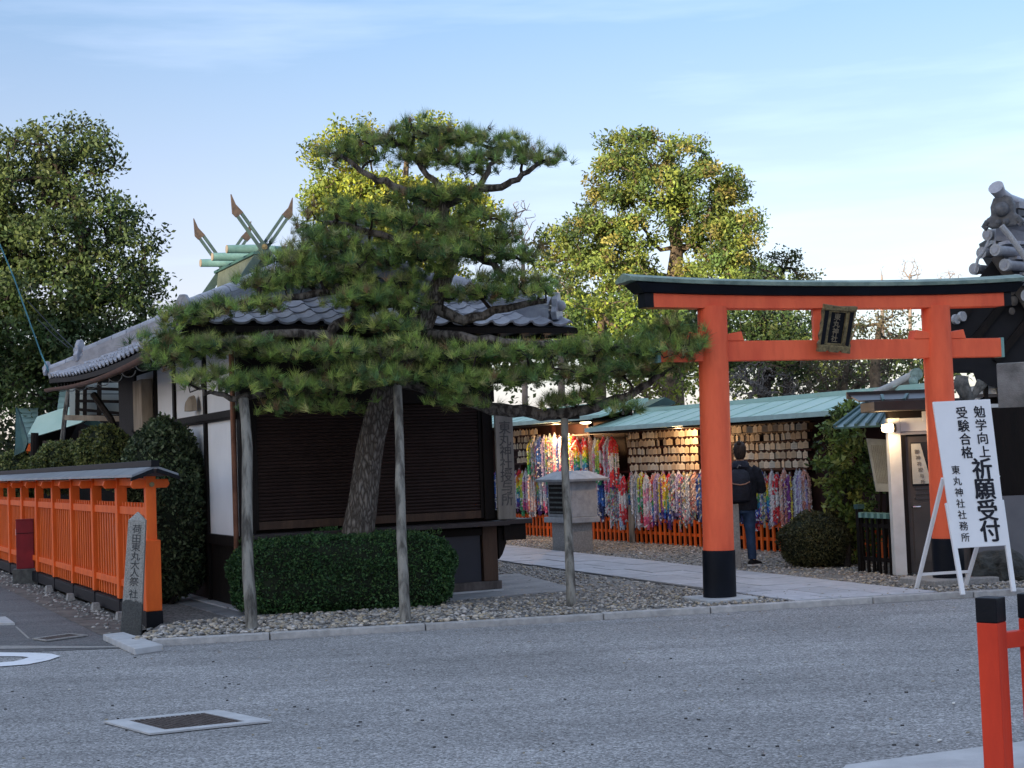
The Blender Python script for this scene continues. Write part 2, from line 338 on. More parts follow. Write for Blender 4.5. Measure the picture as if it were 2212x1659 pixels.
# ================================================================== ground
u12 = (G(2110,1291)-G(290,1400)); KA = G(290,1400); kdir = Vector((u12.x,u12.y,0)).normalized(); kn = Vector((-kdir.y,kdir.x,0))
KB = KA + kdir*24
ground = sheet('ground', [(-400,-200),(400,-200),(400,900),(-400,900)], -.03, mat('earth', (.16,.14,.115), (.10,.09,.075), .6, .95), kind='structure')
asph = speckle('light_asphalt', [(.11,.11,.11),(.205,.205,.205),(.265,.265,.265),(.325,.325,.325),(.48,.48,.48)], 78, .45, .9, .35, .007)
def stain(m):
    n = m.node_tree; p = n.nodes['Principled BSDF']; src = p.inputs['Base Color'].links[0].from_socket; g = n.nodes.new('ShaderNodeNewGeometry')
    mpn = n.nodes.new('ShaderNodeMapping'); mpn.inputs['Rotation'].default_value = (0,0,-R(12)); mpn.inputs['Scale'].default_value = (.25,1.6,1); n.links.new(g.outputs['Position'], mpn.inputs['Vector'])
    z = n.nodes.new('ShaderNodeTexNoise'); z.inputs['Scale'].default_value = 1.3; z.inputs['Detail'].default_value = 7; z.inputs['Roughness'].default_value = .65; n.links.new(mpn.outputs[0], z.inputs['Vector'])
    z2 = n.nodes.new('ShaderNodeTexNoise'); z2.inputs['Scale'].default_value = 14; z2.inputs['Detail'].default_value = 6; n.links.new(g.outputs['Position'], z2.inputs['Vector'])
    a = n.nodes.new('ShaderNodeMath'); a.operation = 'MULTIPLY_ADD'; a.inputs[1].default_value = .5; n.links.new(z2.outputs[0], a.inputs[0]); n.links.new(z.outputs[0], a.inputs[2])
    mr = n.nodes.new('ShaderNodeMapRange'); mr.inputs[1].default_value = .55; mr.inputs[2].default_value = .95; mr.inputs[3].default_value = .78; mr.inputs[4].default_value = 1.16; n.links.new(a.outputs[0], mr.inputs[0])
    h_ = n.nodes.new('ShaderNodeHueSaturation'); n.links.new(mr.outputs[0], h_.inputs['Value']); n.links.new(src, h_.inputs['Color']); n.links.new(h_.outputs[0], p.inputs['Base Color'])
stain(asph)
road = sheet('road', [(-60,-20),(60,-20),(60,KB.y+.26*40)] + [tuple((KB+kdir*2)[:2]), tuple(KA[:2]), tuple(G(0,1411)[:2]), (-60,G(0,1411).y-.5)], 0.0, asph, kind='structure')
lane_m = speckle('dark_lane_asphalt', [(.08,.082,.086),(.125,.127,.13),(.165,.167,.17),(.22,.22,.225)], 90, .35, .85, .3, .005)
vdir = Vector((-math.sin(R(26)), math.cos(R(26)), 0)); udir = Vector((math.cos(R(26)), math.sin(R(26)), 0))
FE = G(331,1353,.02)       # foot of the fence's end post
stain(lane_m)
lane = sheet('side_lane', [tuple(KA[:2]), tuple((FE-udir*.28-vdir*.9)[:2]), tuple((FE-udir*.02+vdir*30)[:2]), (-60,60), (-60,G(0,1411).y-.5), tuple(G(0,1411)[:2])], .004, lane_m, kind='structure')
gr_m = speckle('gravel_bed', [(.10,.10,.10),(.20,.195,.185),(.28,.27,.255),(.36,.345,.325)], 38, .8, .95, .8, .015)
gp = [tuple((KA+kn*.10)[:2]), tuple((KB+kn*.10)[:2]), (30,60), (-25,60), tuple((FE+vdir*30)[:2]), tuple((FE+udir*.1)[:2])]
gravel_bed = sheet('gravel_ground', gp, .05, gr_m, kind='structure')
# strip along the fence foot: bare earth with a broken drain edge
edge = sheet('earth_strip', [tuple((FE-udir*.62-vdir*.5)[:2]), tuple((FE-udir*.02-vdir*.1)[:2]), tuple((FE+vdir*16)[:2]), tuple((FE-udir*.5+vdir*16)[:2])], .008,
             mat('dry_earth_edge', (.20,.18,.16), (.09,.085,.08), 3.5, .95, .5, 25), kind='structure')
st = MB()
Ps = np.array([np.array(FE - udir*abs(RNG.normal(.22,.14)) + vdir*RNG.uniform(-.3,12)) for i in range(420)]); Ps[:,2] = .012
obj_from('loose_stones', pebbles(Ps, .022, [(.30,.30,.29),(.20,.20,.19),(.40,.39,.37)], peb_m), kind='stuff', label='loose grey stones lying along the foot of the orange fence')
# kerb
kerb = thing('kerb', KA, 'x', 'kerb'); del kerb['label'], kerb['category']; kerb['kind'] = 'structure'
s = 0.17; L_ = 11.5
while s < L_:
    ln = RNG.uniform(1.1,1.9); a = KA+kdir*s+kn*.07; b = KA+kdir*(s+ln-.012)+kn*.07; z = .028+RNG.uniform(-.003,.003)
    m_ = MB(); m_.bar((a.x,a.y,z), (b.x,b.y,z+RNG.uniform(-.003,.003)), .115, .075); build(m_, 'kerb_stone', kerb_m, kerb, bevel=.008); s += ln
cq = [G(222,1371,.06), G(291,1402,.06), G(352,1393,.06), G(268,1366,.06)]
m_ = MB(); m_.prism([p-Vector((0,0,.06)) for p in cq], (0,0,.065)); build(m_, 'corner_stone', concrete, kerb, bevel=.01)
# paved path through the gate
pd = Vector((-.368,.93,0)).normalized(); pn = Vector((pd.y,-pd.x,0))     # along, to the right
P0 = Vector((2.23,17.8,0)) - pd*2.1
path = thing('paved_path', P0, 'x', 'path'); del path['label'], path['category']; path['kind'] = 'structure'
bedm = mat('path_joints', (.12,.12,.12), (.08,.08,.08), 12, .9)
kd0 = (KA+kn*.135)
def clip_kerb(q):
    q2 = []
    for i in range(len(q)):
        A, B = q[i], q[(i+1)%len(q)]; da, db = (A-kd0).dot(kn), (B-kd0).dot(kn)
        if da > 0: q2.append(A)
        if (da > 0) != (db > 0): q2.append(A.lerp(B, da/(da-db)))
    return q2
m_ = MB(); m_.prism([p+Vector((0,0,.03)) for p in clip_kerb([P0, P0+pn*1.66, P0+pn*1.66+pd*17, P0+pd*17])], (0,0,.03)); build(m_, 'bedding', bedm, path)
def front_cut(p): return (p-kd0).dot(kn) > 0
r_ = 0; s = 0.0
while s < 17:
    ln = [.62,.78,.55,.9][r_%4]; c = 0.0; wds = [.62,.46,.58] if r_%2 else [.42,.66,.58]
    for w in wds:
        a = P0+pd*s+pn*c; q = [a+pd*.008+pn*.008, a+pn*(w-.008)+pd*.008, a+pn*(w-.008)+pd*(ln-.008), a+pn*.008+pd*(ln-.008)]
        if all(front_cut(p) for p in q) :
            z = .05+RNG.uniform(-.003,.003); m_ = MB(); m_.prism([p+Vector((0,0,z)) for p in q], (0,0,.025)); build(m_, 'paving_slab', slab_m, path)
        elif any(front_cut(p) for p in q):
            q2 = []
            for i in range(4):
                A, B = q[i], q[(i+1)%4]; da, db = (A-kd0).dot(kn), (B-kd0).dot(kn)
                if da > 0: q2.append(A)
                if (da > 0) != (db > 0): q2.append(A.lerp(B, da/(da-db)))
            if len(q2) > 2:
                m_ = MB(); m_.prism([p+Vector((0,0,.05)) for p in q2], (0,0,.025)); build(m_, 'paving_slab', slab_m, path)
        c += w
    s += ln; r_ += 1
# gravel stones
def scatter(poly, n): 
    a = np.array([p[:2] for p in poly]); lo, hi = a.min(0), a.max(0); P = RNG.uniform(lo, hi, (n,2)); P = P[in_poly(P, poly)]; return P
path_poly = [P0-pn*.02, P0+pn*1.68, P0+pn*1.68+pd*17, P0-pn*.02+pd*17]
gcols = [(.42,.39,.35),(.30,.28,.25),(.36,.31,.25),(.48,.45,.42),(.16,.155,.15),(.39,.33,.24),(.25,.25,.25)]
near = [KA+kn*.16-kdir*.05, KA+kdir*10.2+kn*.16, KA+kdir*10.2+kn*2.4, KA+kdir*.4+kn*1.7]
Pn = scatter(near, 19000); Pn = Pn[~in_poly(Pn, path_poly)]
big = np.concatenate([Pn, np.full((len(Pn),1), .062)], 1); xk = (Pn-np.array(KA[:2]))@np.array(kdir[:2])
big[:,2] += RNG.uniform(-.006,.014,len(Pn))
bl = big[xk < 3.6]; br = big[xk >= 3.6]
obj_from('gravel', pebbles(bl, .024, gcols+[(.5,.44,.36)], peb_m), label='larger pale river pebbles heaped beside the hedge and kerb corner', kind='stuff')
obj_from('gravel', pebbles(br, .017, gcols, peb_m), label='grey gravel between the kerb and the torii', kind='stuff')
far = [KA+kdir*2.5+kn*2.2, KA+kdir*11+kn*2.0, Vector((9,26,0)), Vector((1.0,38,0)), Vector((-1.5,34,0)), Vector((-1,20,0))]
Pf = scatter(far, 30000); Pf = Pf[~in_poly(Pf, path_poly)]
obj_from('gravel', pebbles(np.concatenate([Pf, np.full((len(Pf),1), .056)],1), .019, gcols, peb_m), label='grey gravel on both sides of the paved path behind the torii', kind='stuff')
# drains and paint on the road
def drain(c, name, label, inset, nb, barm, framem, z=.006):
    c = [Vector((p.x,p.y,z)) for p in c]; ctr = sum(c, Vector())/4; t = thing(name, ctr, label, 'drain')
    inn = [ctr+(p-ctr)*1.0 for p in c]; k1, k2 = inset
    def at(a, b): return c[0].lerp(c[1],a).lerp(c[3].lerp(c[2],a),b)
    o = [at(0,0),at(1,0),at(1,1),at(0,1)]; i = [at(k1,k2),at(1-k1,k2),at(1-k1,1-k2),at(k1,1-k2)]
    m_ = MB()
    for a in range(4):
        b = (a+1)%4; m_.prism([o[a],o[b],i[b],i[a]], (0,0,.012))
    build(m_, 'concrete_frame', framem, t)
    m_ = MB(); m_.add([p+Vector((0,0,-.001)) for p in i], [(0,1,2,3)]); build(m_, 'drain_pit', black_p, t)
    for q in range(nb):
        f = (q+.5)/nb; a = i[0].lerp(i[1],f); b = i[3].lerp(i[2],f); m_ = MB(); m_.bar(a+Vector((0,0,.004)), b+Vector((0,0,.004)), (i[1]-i[0]).length/nb*.5, .012); build(m_, 'grate_bar', barm, t)
drain([G(223,1563),G(470,1538),G(588,1562),G(323,1590)], 'storm_drain', 'rusty barred storm drain set in a pale concrete frame in the road', (.17,.12), 15, iron, concrete)
drain([G(70,1383),G(150,1372),G(190,1376),G(100,1388)], 'lane_drain', 'small rusty grated drain lying in the dark side lane', (.06,.15), 12, iron, stone_m, z=.010)
mk = [(131,1419),(112,1414),(60,1411.5),(0,1411),(-120,1413),(-200,1424),(-140,1444),(0,1441.5),(60,1437),(105,1428)]
mi = [(62,1421.5),(50,1420),(30,1419.5),(0,1419.5),(-100,1421),(-150,1425),(-100,1434),(0,1433),(30,1430.5),(50,1426)]
m_ = MB(); n = len(mk)
vs = [G(*p) for p in mk]+[G(*p) for p in mi]; vs = [(v.x,v.y,.0085) for v in vs]
m_.add(vs, [(k,(k+1)%n,(k+1)%n+n,k+n) for k in range(n)]); build(m_, 'road_marking', mat('worn_white_paint', (.75,.77,.80), (.45,.47,.50), 9, .7, ramp=(.25,.42)), kind='structure')
cs = sheet('concrete_strip', [tuple(G(-40,1404)[:2]), tuple(G(290,1400)[:2]), tuple(G(284,1398)[:2]), tuple(G(-40,1396)[:2])], .0085, stone_m, kind='structure')
m_ = MB(); a = G(42,1348); m_.prism([G(-60,1340),G(12,1337),G(32,1351),G(-60,1352)], (0,0,.03)); build(m_, 'lane_curb', concrete, kind='structure')
m_ = MB(); m_.bar(G(35,1355)+Vector((0,0,.005)), G(62,1380)+Vector((0,0,.005)), .02, .006); build(m_, 'lane_joint', stone_m, kind='structure')
m_ = MB(); m_.prism([G(1828,1660),G(2133,1619),G(2330,1593),G(2500,1800),G(1700,1800)], (0,0,.02)); build(m_, 'concrete_pad', concrete, kind='structure')
# scraps on the road
sc = MB()
for x, y in [(1640,1450),(1560,1513),(1200,1466),(1090,1408),(308,1575),(300,1632),(150,1490),(1930,1584),(578,1472),(770,1598),(1790,1588),(2030,1600),(520,1510),(1380,1410),(640,1440),(1010,1475),(2030,1655),(2060,1520),(1740,1430),(900,1560)]:
    p = G(x,y,.006); a = RNG.uniform(0,3.14); X = Vector((math.cos(a),math.sin(a),0)); Y = Vector((-X.y,X.x,0)); s = RNG.uniform(.008,.018)
    sc.box(p+Vector((0,0,.004)), (s*2.2,s,.006), X, Y, tint=tuple(np.array((.62,.62,.58))*RNG.uniform(.6,1.2)))
for i in range(90):
    p = G(RNG.uniform(0,2100), RNG.uniform(1420,1650), .004); s = RNG.uniform(.006,.012); sc.box(p, (s*2,s,.008), tint=(.05,.05,.05) if i%3 else (.32,.29,.22))
build(sc, 'litter', peb_m, kind='stuff', label='small scraps of paper and grit scattered over the road')
# ================================================================== the shop with the shutter
U, Vd, Z3 = udir, vdir, Vector((0,0,1))
BR = G(1077,1277,.05); BR.z = 0
LW = PL(518,1000,BR,U); LW.z = 0; WF = (BR-LW).length        # front-left corner, front width
def B3(u, v, z): return LW + U*u + Vd*v + Z3*z
def bx(mb, u0,u1,v0,v1,z0,z1, tint=None):
    return mb.box(B3((u0+u1)/2,(v0+v1)/2,(z0+z1)/2), (abs(u1-u0),abs(v1-v0),abs(z1-z0)), U, Vd, Z3, tint=tint)
def fz(x, y): return PL(x,y,BR,U).z
def fu(x, y): return (PL(x,y,BR,U)-LW).dot(U)
def sz(x, y): return PL(x,y,LW,Vd).z
def sv(x, y): return (PL(x,y,LW,Vd)-LW).dot(Vd)
office = thing('shrine_shop', LW, 'low white and dark timber shop with grey tiled roof and closed brown shutter', 'building')
def P_(name, m, boxes, bevel=0, **kw):
    mb = MB(); [bx(mb,*b) for b in boxes]; return build(mb, name, m, kw.pop('parent', office), bevel=bevel, **kw)
SD = 5.5
zs1 = fz(1056,1118); zs0 = fz(1063,886); zsh = fz(1072,1124); zb1 = fz(1060,1272); zb0 = fz(1060,1254)
u_post = fu(1040,1200)
# core body (dark) set back
P_('inner_wall', dark_wood, [(.08,WF-.08,.12,7.2,.1,3.15)])
P_('footing', concrete, [(-.10,WF+.02,-.12,.3,.0,.085)], .01)
P_('footing', concrete, [(-.12,.3,.31,SD,.0,.085)], .01)
apron = MB(); apron.prism([B3(-.35,-.75,.052),B3(WF+.75,-.75,.052),B3(WF+1.35,2.2,.052),B3(-.35,2.2,.052)], (0,0,.014)); build(apron, 'concrete_apron', mat('grey_apron', (.33,.34,.35), (.22,.23,.24), 2.2, .85, .2, 60), kind='structure')
P_('sill_board', mat('grey_brown_sill', (.14,.12,.11), (.07,.06,.055), 8, .8, .4, 50, stretch=(1,1,.3)), [(-.06,WF+.01,-.09,.05,.087,zb0)], .006)
P_('lower_panel', mat('dark_blue_grey_panel', (.035,.038,.050), (.028,.030,.040), 2, .5, .05, 30), [(.15,u_post-.02,-.02,.04,zb0,zsh-.12)])
P_('panel_frame', dark_wood, [(.1,WF-.1,-.045,-.022,zsh-.17,zsh-.09)])
P_('corner_post', brown_wood, [(u_post,WF-.02,-.06,.12,zb0,zsh-.05)], .006)
P_('corner_post', dark_wood, [(WF-.17,WF-.03,-.06,.12,zsh+.02,3.1)], .006)
P_('corner_post', dark_wood, [(.005,.16,-.05,.12,.09,3.1)], .006)
# carved bracket under the counter
m_ = MB(); m_.prism([B3(WF+.0,-.05,zsh-.10),B3(WF+.12,-.05,zsh-.10),B3(WF+.09,-.05,zsh-.2),B3(WF+.11,-.05,zsh-.28),B3(WF+.05,-.05,zsh-.42),B3(WF,-.05,zsh-.48)], Vd*.12); build(m_, 'shelf_bracket', dark_wood, office)
shelf = P_('counter_shelf', mat('counter_wood', (.055,.045,.045), (.03,.025,.026), 6, .45, .2, 50), [(.05,WF+.05,-.30,.02,zsh-.055,zsh)], .006)
P_('counter_shelf', MATS['counter_wood'], [(WF+.052,WF+.42,-.18,1.6,zsh-.05,zsh+.01)], .006)
P_('shelf_skirt', dark_wood, [(WF+.06,WF+.36,-.10,1.5,zsh-.25,zsh-.052)])
bx_ = MB(); bx(bx_, WF+.10,WF+.32,.15,.75,zsh+.012,zsh+.12); o = build(bx_, 'black_box', black_p, bevel=.006, label='small black box resting on the side counter of the shuttered shop', cat='box')
# shutter: a slat each
shut = MB(); bx(shut, .17, WF-.19, -.005, .03, zs1, 3.0); sh_o = build(shut, 'shutter', dark_wood, office)
slat = MB(); n = 8; hs = (zs0-zs1)/33.0
pr = [(-.006, -hs*.5), (-.020,-hs*.36), (-.026,-.05*hs), (-.018,hs*.30), (-.008,hs*.44), (-.004,hs*.5)]
ws = (WF-.36)/2
for y, z in pr: slat.v += [(-ws,y,z),(ws,y,z)]
slat.f = [(2*i,2*i+1,2*i+3,2*i+2) for i in range(len(pr)-1)]
sm = mesh_of(slat, 'slat', shutter_m, True)
bas = Matrix((U, Vd, Z3)).transposed().to_4x4()
for k in range(34):
    c = B3(WF/2-.01, -.004, zs1+.10+hs*(k+.5)); mm = bas.copy(); mm.translation = c; obj_from('slat', sm, sh_o, basis=mm)
P_('bottom_bar', brown_wood, [(.175,WF-.195,-.035,.0,zs1,zs1+.095)], .004, parent=sh_o)
P_('shutter_guide', dark_wood, [(.16,.20,-.04,.0,zs1,3.0)]); P_('shutter_guide', dark_wood, [(WF-.215,WF-.175,-.04,.0,zs1,3.0)])
P_('front_lintel', dark_wood, [(.0,WF,-.075,-.0,zs0+.10,zs0+.30)])
# corner signboard
u0, u1 = fu(1068,1000), fu(1101,1000); zt, zb = fz(1083,886), fz(1087,1121)
bd = MB(); bx(bd, u0-.03,u1,-.13,-.09,zb,zt+.05); sb = build(bd, 'signboard', mat('weathered_board', (.30,.28,.25), (.17,.16,.145), 5, .85, .4, 60, stretch=(1,1,.2)), bevel=.004, label='tall weathered wooden board with faded lettering on the right corner of the shuttered shop', cat='signboard')
for k, ch in enumerate('東丸神社授与所'):
    glyph(ch, B3((u0+u1)/2-.01,-.133,zt-.22-k*(zt-zb-.42)/6.3), U, Z3, .17, mat('faded_ink', (.07,.07,.075), (.13,.125,.12), 30, .8), sb, .015)
# side wall (left): timber frame and white panels
zc1, zc0 = sz(511,884), sz(511,904); zp0 = sz(511,1158)
vs_ = [sv(449,1000), sv(379,860), sv(339,860)]; vs_ = [max(.3,v) for v in vs_]
wall_x = .0
edges_v = [.12]+vs_+[SD]
for i in range(4):
    a, b = edges_v[i], edges_v[i+1]
    P_('white_panel', white_plaster, [(.0,.05,a+.05,b-.05,zp0,zc0-.005)])
    P_('white_panel', white_plaster, [(.0,.05,a+.05,b-.05,zc1+.005,3.12)])
    P_('lower_board', dark_wood, [(.005,.05,a+.05,b-.05,.09,zp0-.12)])
for v in vs_+[SD]:
    P_('wall_post', dark_wood, [(-.035,.06,v-.05,v+.05,.09,3.12)], .004)
P_('wall_beam', dark_wood, [(-.055,.055,.10,SD+.05,zc0,zc1)], .004)
P_('wall_beam', dark_wood, [(-.075,-.055,.10,SD+.05,zc0+.02,zc0+.06)])
P_('wall_beam', dark_wood, [(-.05,.055,.10,SD+.05,zp0-.12,zp0)], .004)
P_('wall_cabinet', tan_w, [(-.20,-.04,sv(340,860)+.10,sv(318,860)+.02,zc1-.1,zc1+.62)], .006)
m_ = MB(); c = B3(-.06, sv(429,870), zc1+.06); m_.loft([[c+Vd*.16*math.cos(a)*k+Z3*.2*math.sin(a)*k - U*w for a in [math.pi*q/8 for q in range(9)]] for k, w in ((1,0),(.9,.06),(.6,.1))]); build(m_, 'vent_hood', tan_w, office)
dp = MB(); dp.tube([B3(-.06,.02,.1), B3(-.06,.02,3.1)], .032, 10); build(dp, 'downpipe', copper_b, office, smooth=True)
# open porch behind, framed by a lattice
lt = thing('porch_lattice', D(225,1000,25.6), 'black timber lattice screen with pale panels under the left rear eave of the tiled shop', 'screen')
for x, w in ((168,.06),(184,.035),(215,.07),(281,.09)):
    m_ = MB(); m_.bar(D(x-1,905,25.5), D(x,800,25.5), w, .06); build(m_, 'lattice_post', dark_wood, lt)
for ya, yb in ((838,842),(866,868),(884,895),(851,851)):
    m_ = MB(); m_.bar(D(163,ya,25.48), D(284,yb,25.48), .05, .05 if ya != 851 else .012); build(m_, 'lattice_rail', dark_wood, lt)
for x0, x1 in ((150,167),(170,183),(186,213),(218,279)):
    m_ = MB(); m_.prism([D(x0,896,25.7),D(x1,896,25.7),D(x1,822,25.7),D(x0,822,25.7)], Vector((0,.04,0))); build(m_, 'pale_panel', mat('pale_green_panel', (.40,.44,.42), (.30,.34,.33), 2, .7), lt)
m_ = MB(); m_.bar(D(140,902,25.4), D(284,905,25.4), .04, .09); build(m_, 'pale_sill', tan_w, lt)
m_ = MB(); m_.tube([B3(-.15,SD+.12,1.0),B3(-.12,SD+.15,1.9),B3(-.3,SD+.4,2.5),B3(-.5,SD+.7,2.9)], .05, 6); build(m_, 'curved_brace', bark_d, lt)
# ------------------------------------------------------------------ roof
OV = .80; VR = 8.2; ZE = 3.30
def h(d): return ZE + .40*d + .010*d*d
HALF = WF/2+OV; ZR = h(HALF); VG = .42; DG = VG+OV
def hn(d): return .40+.02*d
def sag_(v, d=0.0): return -.15*max(0.0, 1-((v-3.5)/4.45)**2)*max(0.0, 1-d/HALF)
deck = MB(); NS = 8
def strip(f, a0, a1):   # f(d, t) -> point
    for i in range(NS):
        d0, d1 = a0+(a1-a0)*i/NS, a0+(a1-a0)*(i+1)/NS
        deck.add([f(d0,0), f(d0,1), f(d1,1), f(d1,0)], [(0,1,2,3)])
eps = -.03
for i in range(NS):
    d0, d1 = HALF*i/NS, HALF*(i+1)/NS
    for j in range(10):
        q = []
        for d_, t_ in ((d0,j/10),(d0,(j+1)/10),(d1,(j+1)/10),(d1,j/10)):
            v0_, v1_ = -OV+min(d_,DG), VR-d_; vv_ = v0_+(v1_-v0_)*t_; q.append(B3(-OV+d_, vv_, h(d_)+eps+sag_(vv_,d_)))
        deck.add(q, [(0,1,2,3)])
strip(lambda d,t: B3(WF+OV-d, (-OV+min(d,DG)) if t == 0 else VR-d, h(d)+eps), 0, HALF)
strip(lambda d,t: B3(-OV+d+(WF+2*OV-2*d)*t, -OV+d, h(d)+eps), 0, DG)
strip(lambda d,t: B3(-OV+d+(WF+2*OV-2*d)*t, VR-d, h(d)+eps), 0, HALF)
rf = build(deck, 'roof', tile_dark, office)
ev = MB()
for a, b in (((-OV,-OV),(WF+OV,-OV)),((WF+OV,-OV),(WF+OV,VR)),((WF+OV,VR),(-OV,VR))):
    ev.bar(B3(a[0],a[1],ZE-.075), B3(b[0],b[1],ZE-.075), .05, .07)
for i in range(14):
    v0_, v1_ = -OV+9*i/14, -OV+9*(i+1)/14; ev.bar(B3(-OV,v0_,ZE-.075+sag_(v0_)), B3(-OV,v1_,ZE-.075+sag_(v1_)), .05, .07)
build(ev, 'eave_board', dark_wood, rf)
sf = MB(); sf.add([B3(.0,-OV,ZE-.11),B3(WF+OV,-OV,ZE-.11),B3(WF+OV,VR,ZE-.11),B3(.0,VR,ZE-.11)], [(0,1,2,3)])
for i in range(14):
    v0_, v1_ = -OV+9*i/14, -OV+9*(i+1)/14; sf.add([B3(-OV,v0_,ZE-.11+sag_(v0_)), B3(0,v0_,ZE-.11), B3(0,v1_,ZE-.11), B3(-OV,v1_,ZE-.11+sag_(v1_))], [(0,1,2,3)])
sf.f = sf.f; build(sf, 'soffit', dark_wood, rf)
# one roof tile, shared
TW, TL = .265, .235
tl = MB(); prof = []
for i in range(10):
    t = i/9; x = t*(TW+.012)
    z = -.022*math.sin(math.pi*t/.68) if t < .68 else .030*math.sin(math.pi*(t-.68)/.32)
    prof.append((x, z))
n = len(prof)
tl.v += [(x,0,z+.022) for x,z in prof] + [(x,TL+.04,z) for x,z in prof] + [(x,0.002,z-.004) for x,z in prof]
tl.f = [(i,i+1,n+i+1,n+i) for i in range(n-1)] + [(2*n+i,2*n+i+1,i+1,i) for i in range(n-1)]
tile_me = mesh_of(tl, 'tile', tile_m, True)
tcount = [0]; rest = MB(); TV = np.array(tl.v)
def put_tile(p, ex, ey, force_rest=False):
    ez = ex.cross(ey).normalized(); mm = Matrix((ex, ey, ez)).transposed().to_4x4(); mm.translation = p + ez*RNG.uniform(-.003,.003)
    if tcount[0] < 292 and not force_rest: obj_from('tile', tile_me, rf, basis=mm); tcount[0] += 1
    else: rest.add([mm @ Vector(v) for v in TV], tl.f)
def slopedirs(out_dir, d):  # out_dir points down-slope outward (horizontal)
    s = hn(d); ey = (-out_dir + Z3*s).normalized(); return ey
# front apron
def rows(dmax):
    d = -.03; r = []
    while d < dmax-.05: r.append(d); d += TL*math.cos(math.atan(hn(max(d,0))))
    return r
for d in rows(DG):
    ey = slopedirs(-Vd, max(d,0)); u = -OV+max(d,0)-.02; u = -OV + math.ceil((max(d,0)-.12)/TW)*TW
    while u < WF+OV-d-.1: put_tile(B3(u, -OV+d, h(max(d,0))), U, ey); u += TW
# upper left slope near the gable and left slope (ex along -Vd so that ez points up)
for d in rows(HALF-.05):
    ey = slopedirs(-U, max(d,0)); v = VR-max(d,0)
    vmin = -OV+d if d < DG else VG-.28
    vv = VR - math.ceil(max(d,0)/TW)*TW
    seq = []
    while vv > vmin+.12: seq.append(vv); vv -= TW
    for q in reversed(seq): put_tile(B3(-OV+d, q, h(max(d,0))+sag_(q-TW/2,max(d,0))), (-Vd-Z3*(sag_(q,max(d,0))-sag_(q-TW,max(d,0)))/TW).normalized(), ey)
for d in rows(HALF-.05):
    if d < DG: continue
    ey = slopedirs(U, max(d,0)); vv = VG-.28
    while vv < VR-d-.2: put_tile(B3(WF+OV-d, vv, h(max(d,0))), Vd, ey, True); vv += TW
ro = build(rest, 'tile', tile_m, rf, smooth=True, kind='stuff')
# ridges
def ridge(pts, name='ridge', wbase=.24, lifts=.16, cap_r=.085, seg=.30, parent=rf):
    base = MB(); tot = []
    for i in range(len(pts)-1):
        a, b = pts[i], pts[i+1]
        for k, (w, z0, z1) in enumerate(((wbase, -.05, lifts*.36),(wbase*.86, lifts*.38, lifts*.66),(wbase*.78, lifts*.69, lifts*.97))):
            base.bar(a+Z3*((z0+z1)/2), b+Z3*((z0+z1)/2), w, z1-z0)
    ro_ = build(base, name, tile_m, parent)
    # caps
    for i in range(len(pts)-1):
        a, b = pts[i], pts[i+1]; Ln = (b-a).length; k = max(1,round(Ln/seg)); t = (b-a)/Ln; X = t.cross(Z3).normalized(); Y = X.cross(t)
        for j in range(k):
            p, q = a+t*(Ln*j/k), a+t*(Ln*(j+1)/k-.012); m2 = MB(); rings = []
            for c, rr in ((p,cap_r*1.04),(q,cap_r)):
                rings.append([c+Z3*lifts+X*math.cos(th)*rr+Y*math.sin(th)*rr for th in [math.pi*s_/6 for s_ in range(7)]])
            m2.loft(rings); build(m2, 'ridge_cap', tile_m, ro_, smooth=True)
    return ro_
apex = B3(WF/2, VG-.25, ZR); rear = B3(WF/2, VR-HALF, ZR)
ridge([apex, rear], lifts=.19, cap_r=.09, wbase=.28)
def hip(u_s, u_sg, v0, v_s, n0, n1, steps=6): return [B3(u_s+u_sg*d, v0+v_s*d, h(d)) for d in [n0+(n1-n0)*i/steps for i in range(steps+1)]]
hl = hip(-OV, 1, VR, -1, .10, HALF)
def onigawara(p, out_, s=1.0, par=rf):
    """ridge-end tile: shaped plate with a boss, facing out_"""
    X = out_.cross(Z3).normalized(); m2 = MB(); rings = []
    prof = [(-.15,-.10),(-.19,.02),(-.13,.10),(-.12,.22),(-.05,.33),(.05,.33),(.12,.22),(.13,.10),(.19,.02),(.15,-.10)]
    m2.prism([p+X*a*s+Z3*b*s-out_*.04 for a,b in prof], out_*.09*s)
    o_ = build(m2, 'ridge_end_tile', tile_m, par, bevel=.01)
    m3 = MB(); m3.sphere(p+out_*.06*s+Z3*.12*s, .085*s, 12, 8, sq=(1,1,1)); build(m3, 'boss', tile_m, o_, smooth=True); return o_
ridge(hl[1:], lifts=.17); 
low = hip(-OV, 1, VR, -1, .02, .95, 4); ridge(low, lifts=.10, cap_r=.08, wbase=.2, name='lower_hip_ridge')
outc = (-U+Vd).normalized(); onigawara(hl[1]+Z3*.10+outc*.12, outc, .8); onigawara(low[0]+Z3*.06+outc*.10, outc, .55)
hf = hip(-OV, 1, -OV, 1, .05, DG, 3); ridge(hf, lifts=.15, name='front_hip_ridge'); onigawara(hf[0]+Z3*.05-(U+Vd).normalized()*.08, -(U+Vd).normalized(), .7)
hr = hip(WF+OV, -1, -OV, 1, .22, DG+.1, 3); ridge(hr, lifts=.17, cap_r=.10, name='front_hip_ridge'); onigawara(hr[0]+Z3*.06+(U-Vd).normalized()*.08, (U-Vd).normalized(), .8)
onigawara(apex+Z3*.10-Vd*.08, -Vd, .75)
# ridge band at the gable foot
m_ = MB()
for k in range(3): m_.bar(B3(-OV+DG+.1,VG-.03,h(DG)+.03+k*.055), B3(WF+OV-DG-.1,VG-.03,h(DG)+.03+k*.055), .2-.03*k, .045)
build(m_, 'gable_foot_ridge', tile_m, rf)
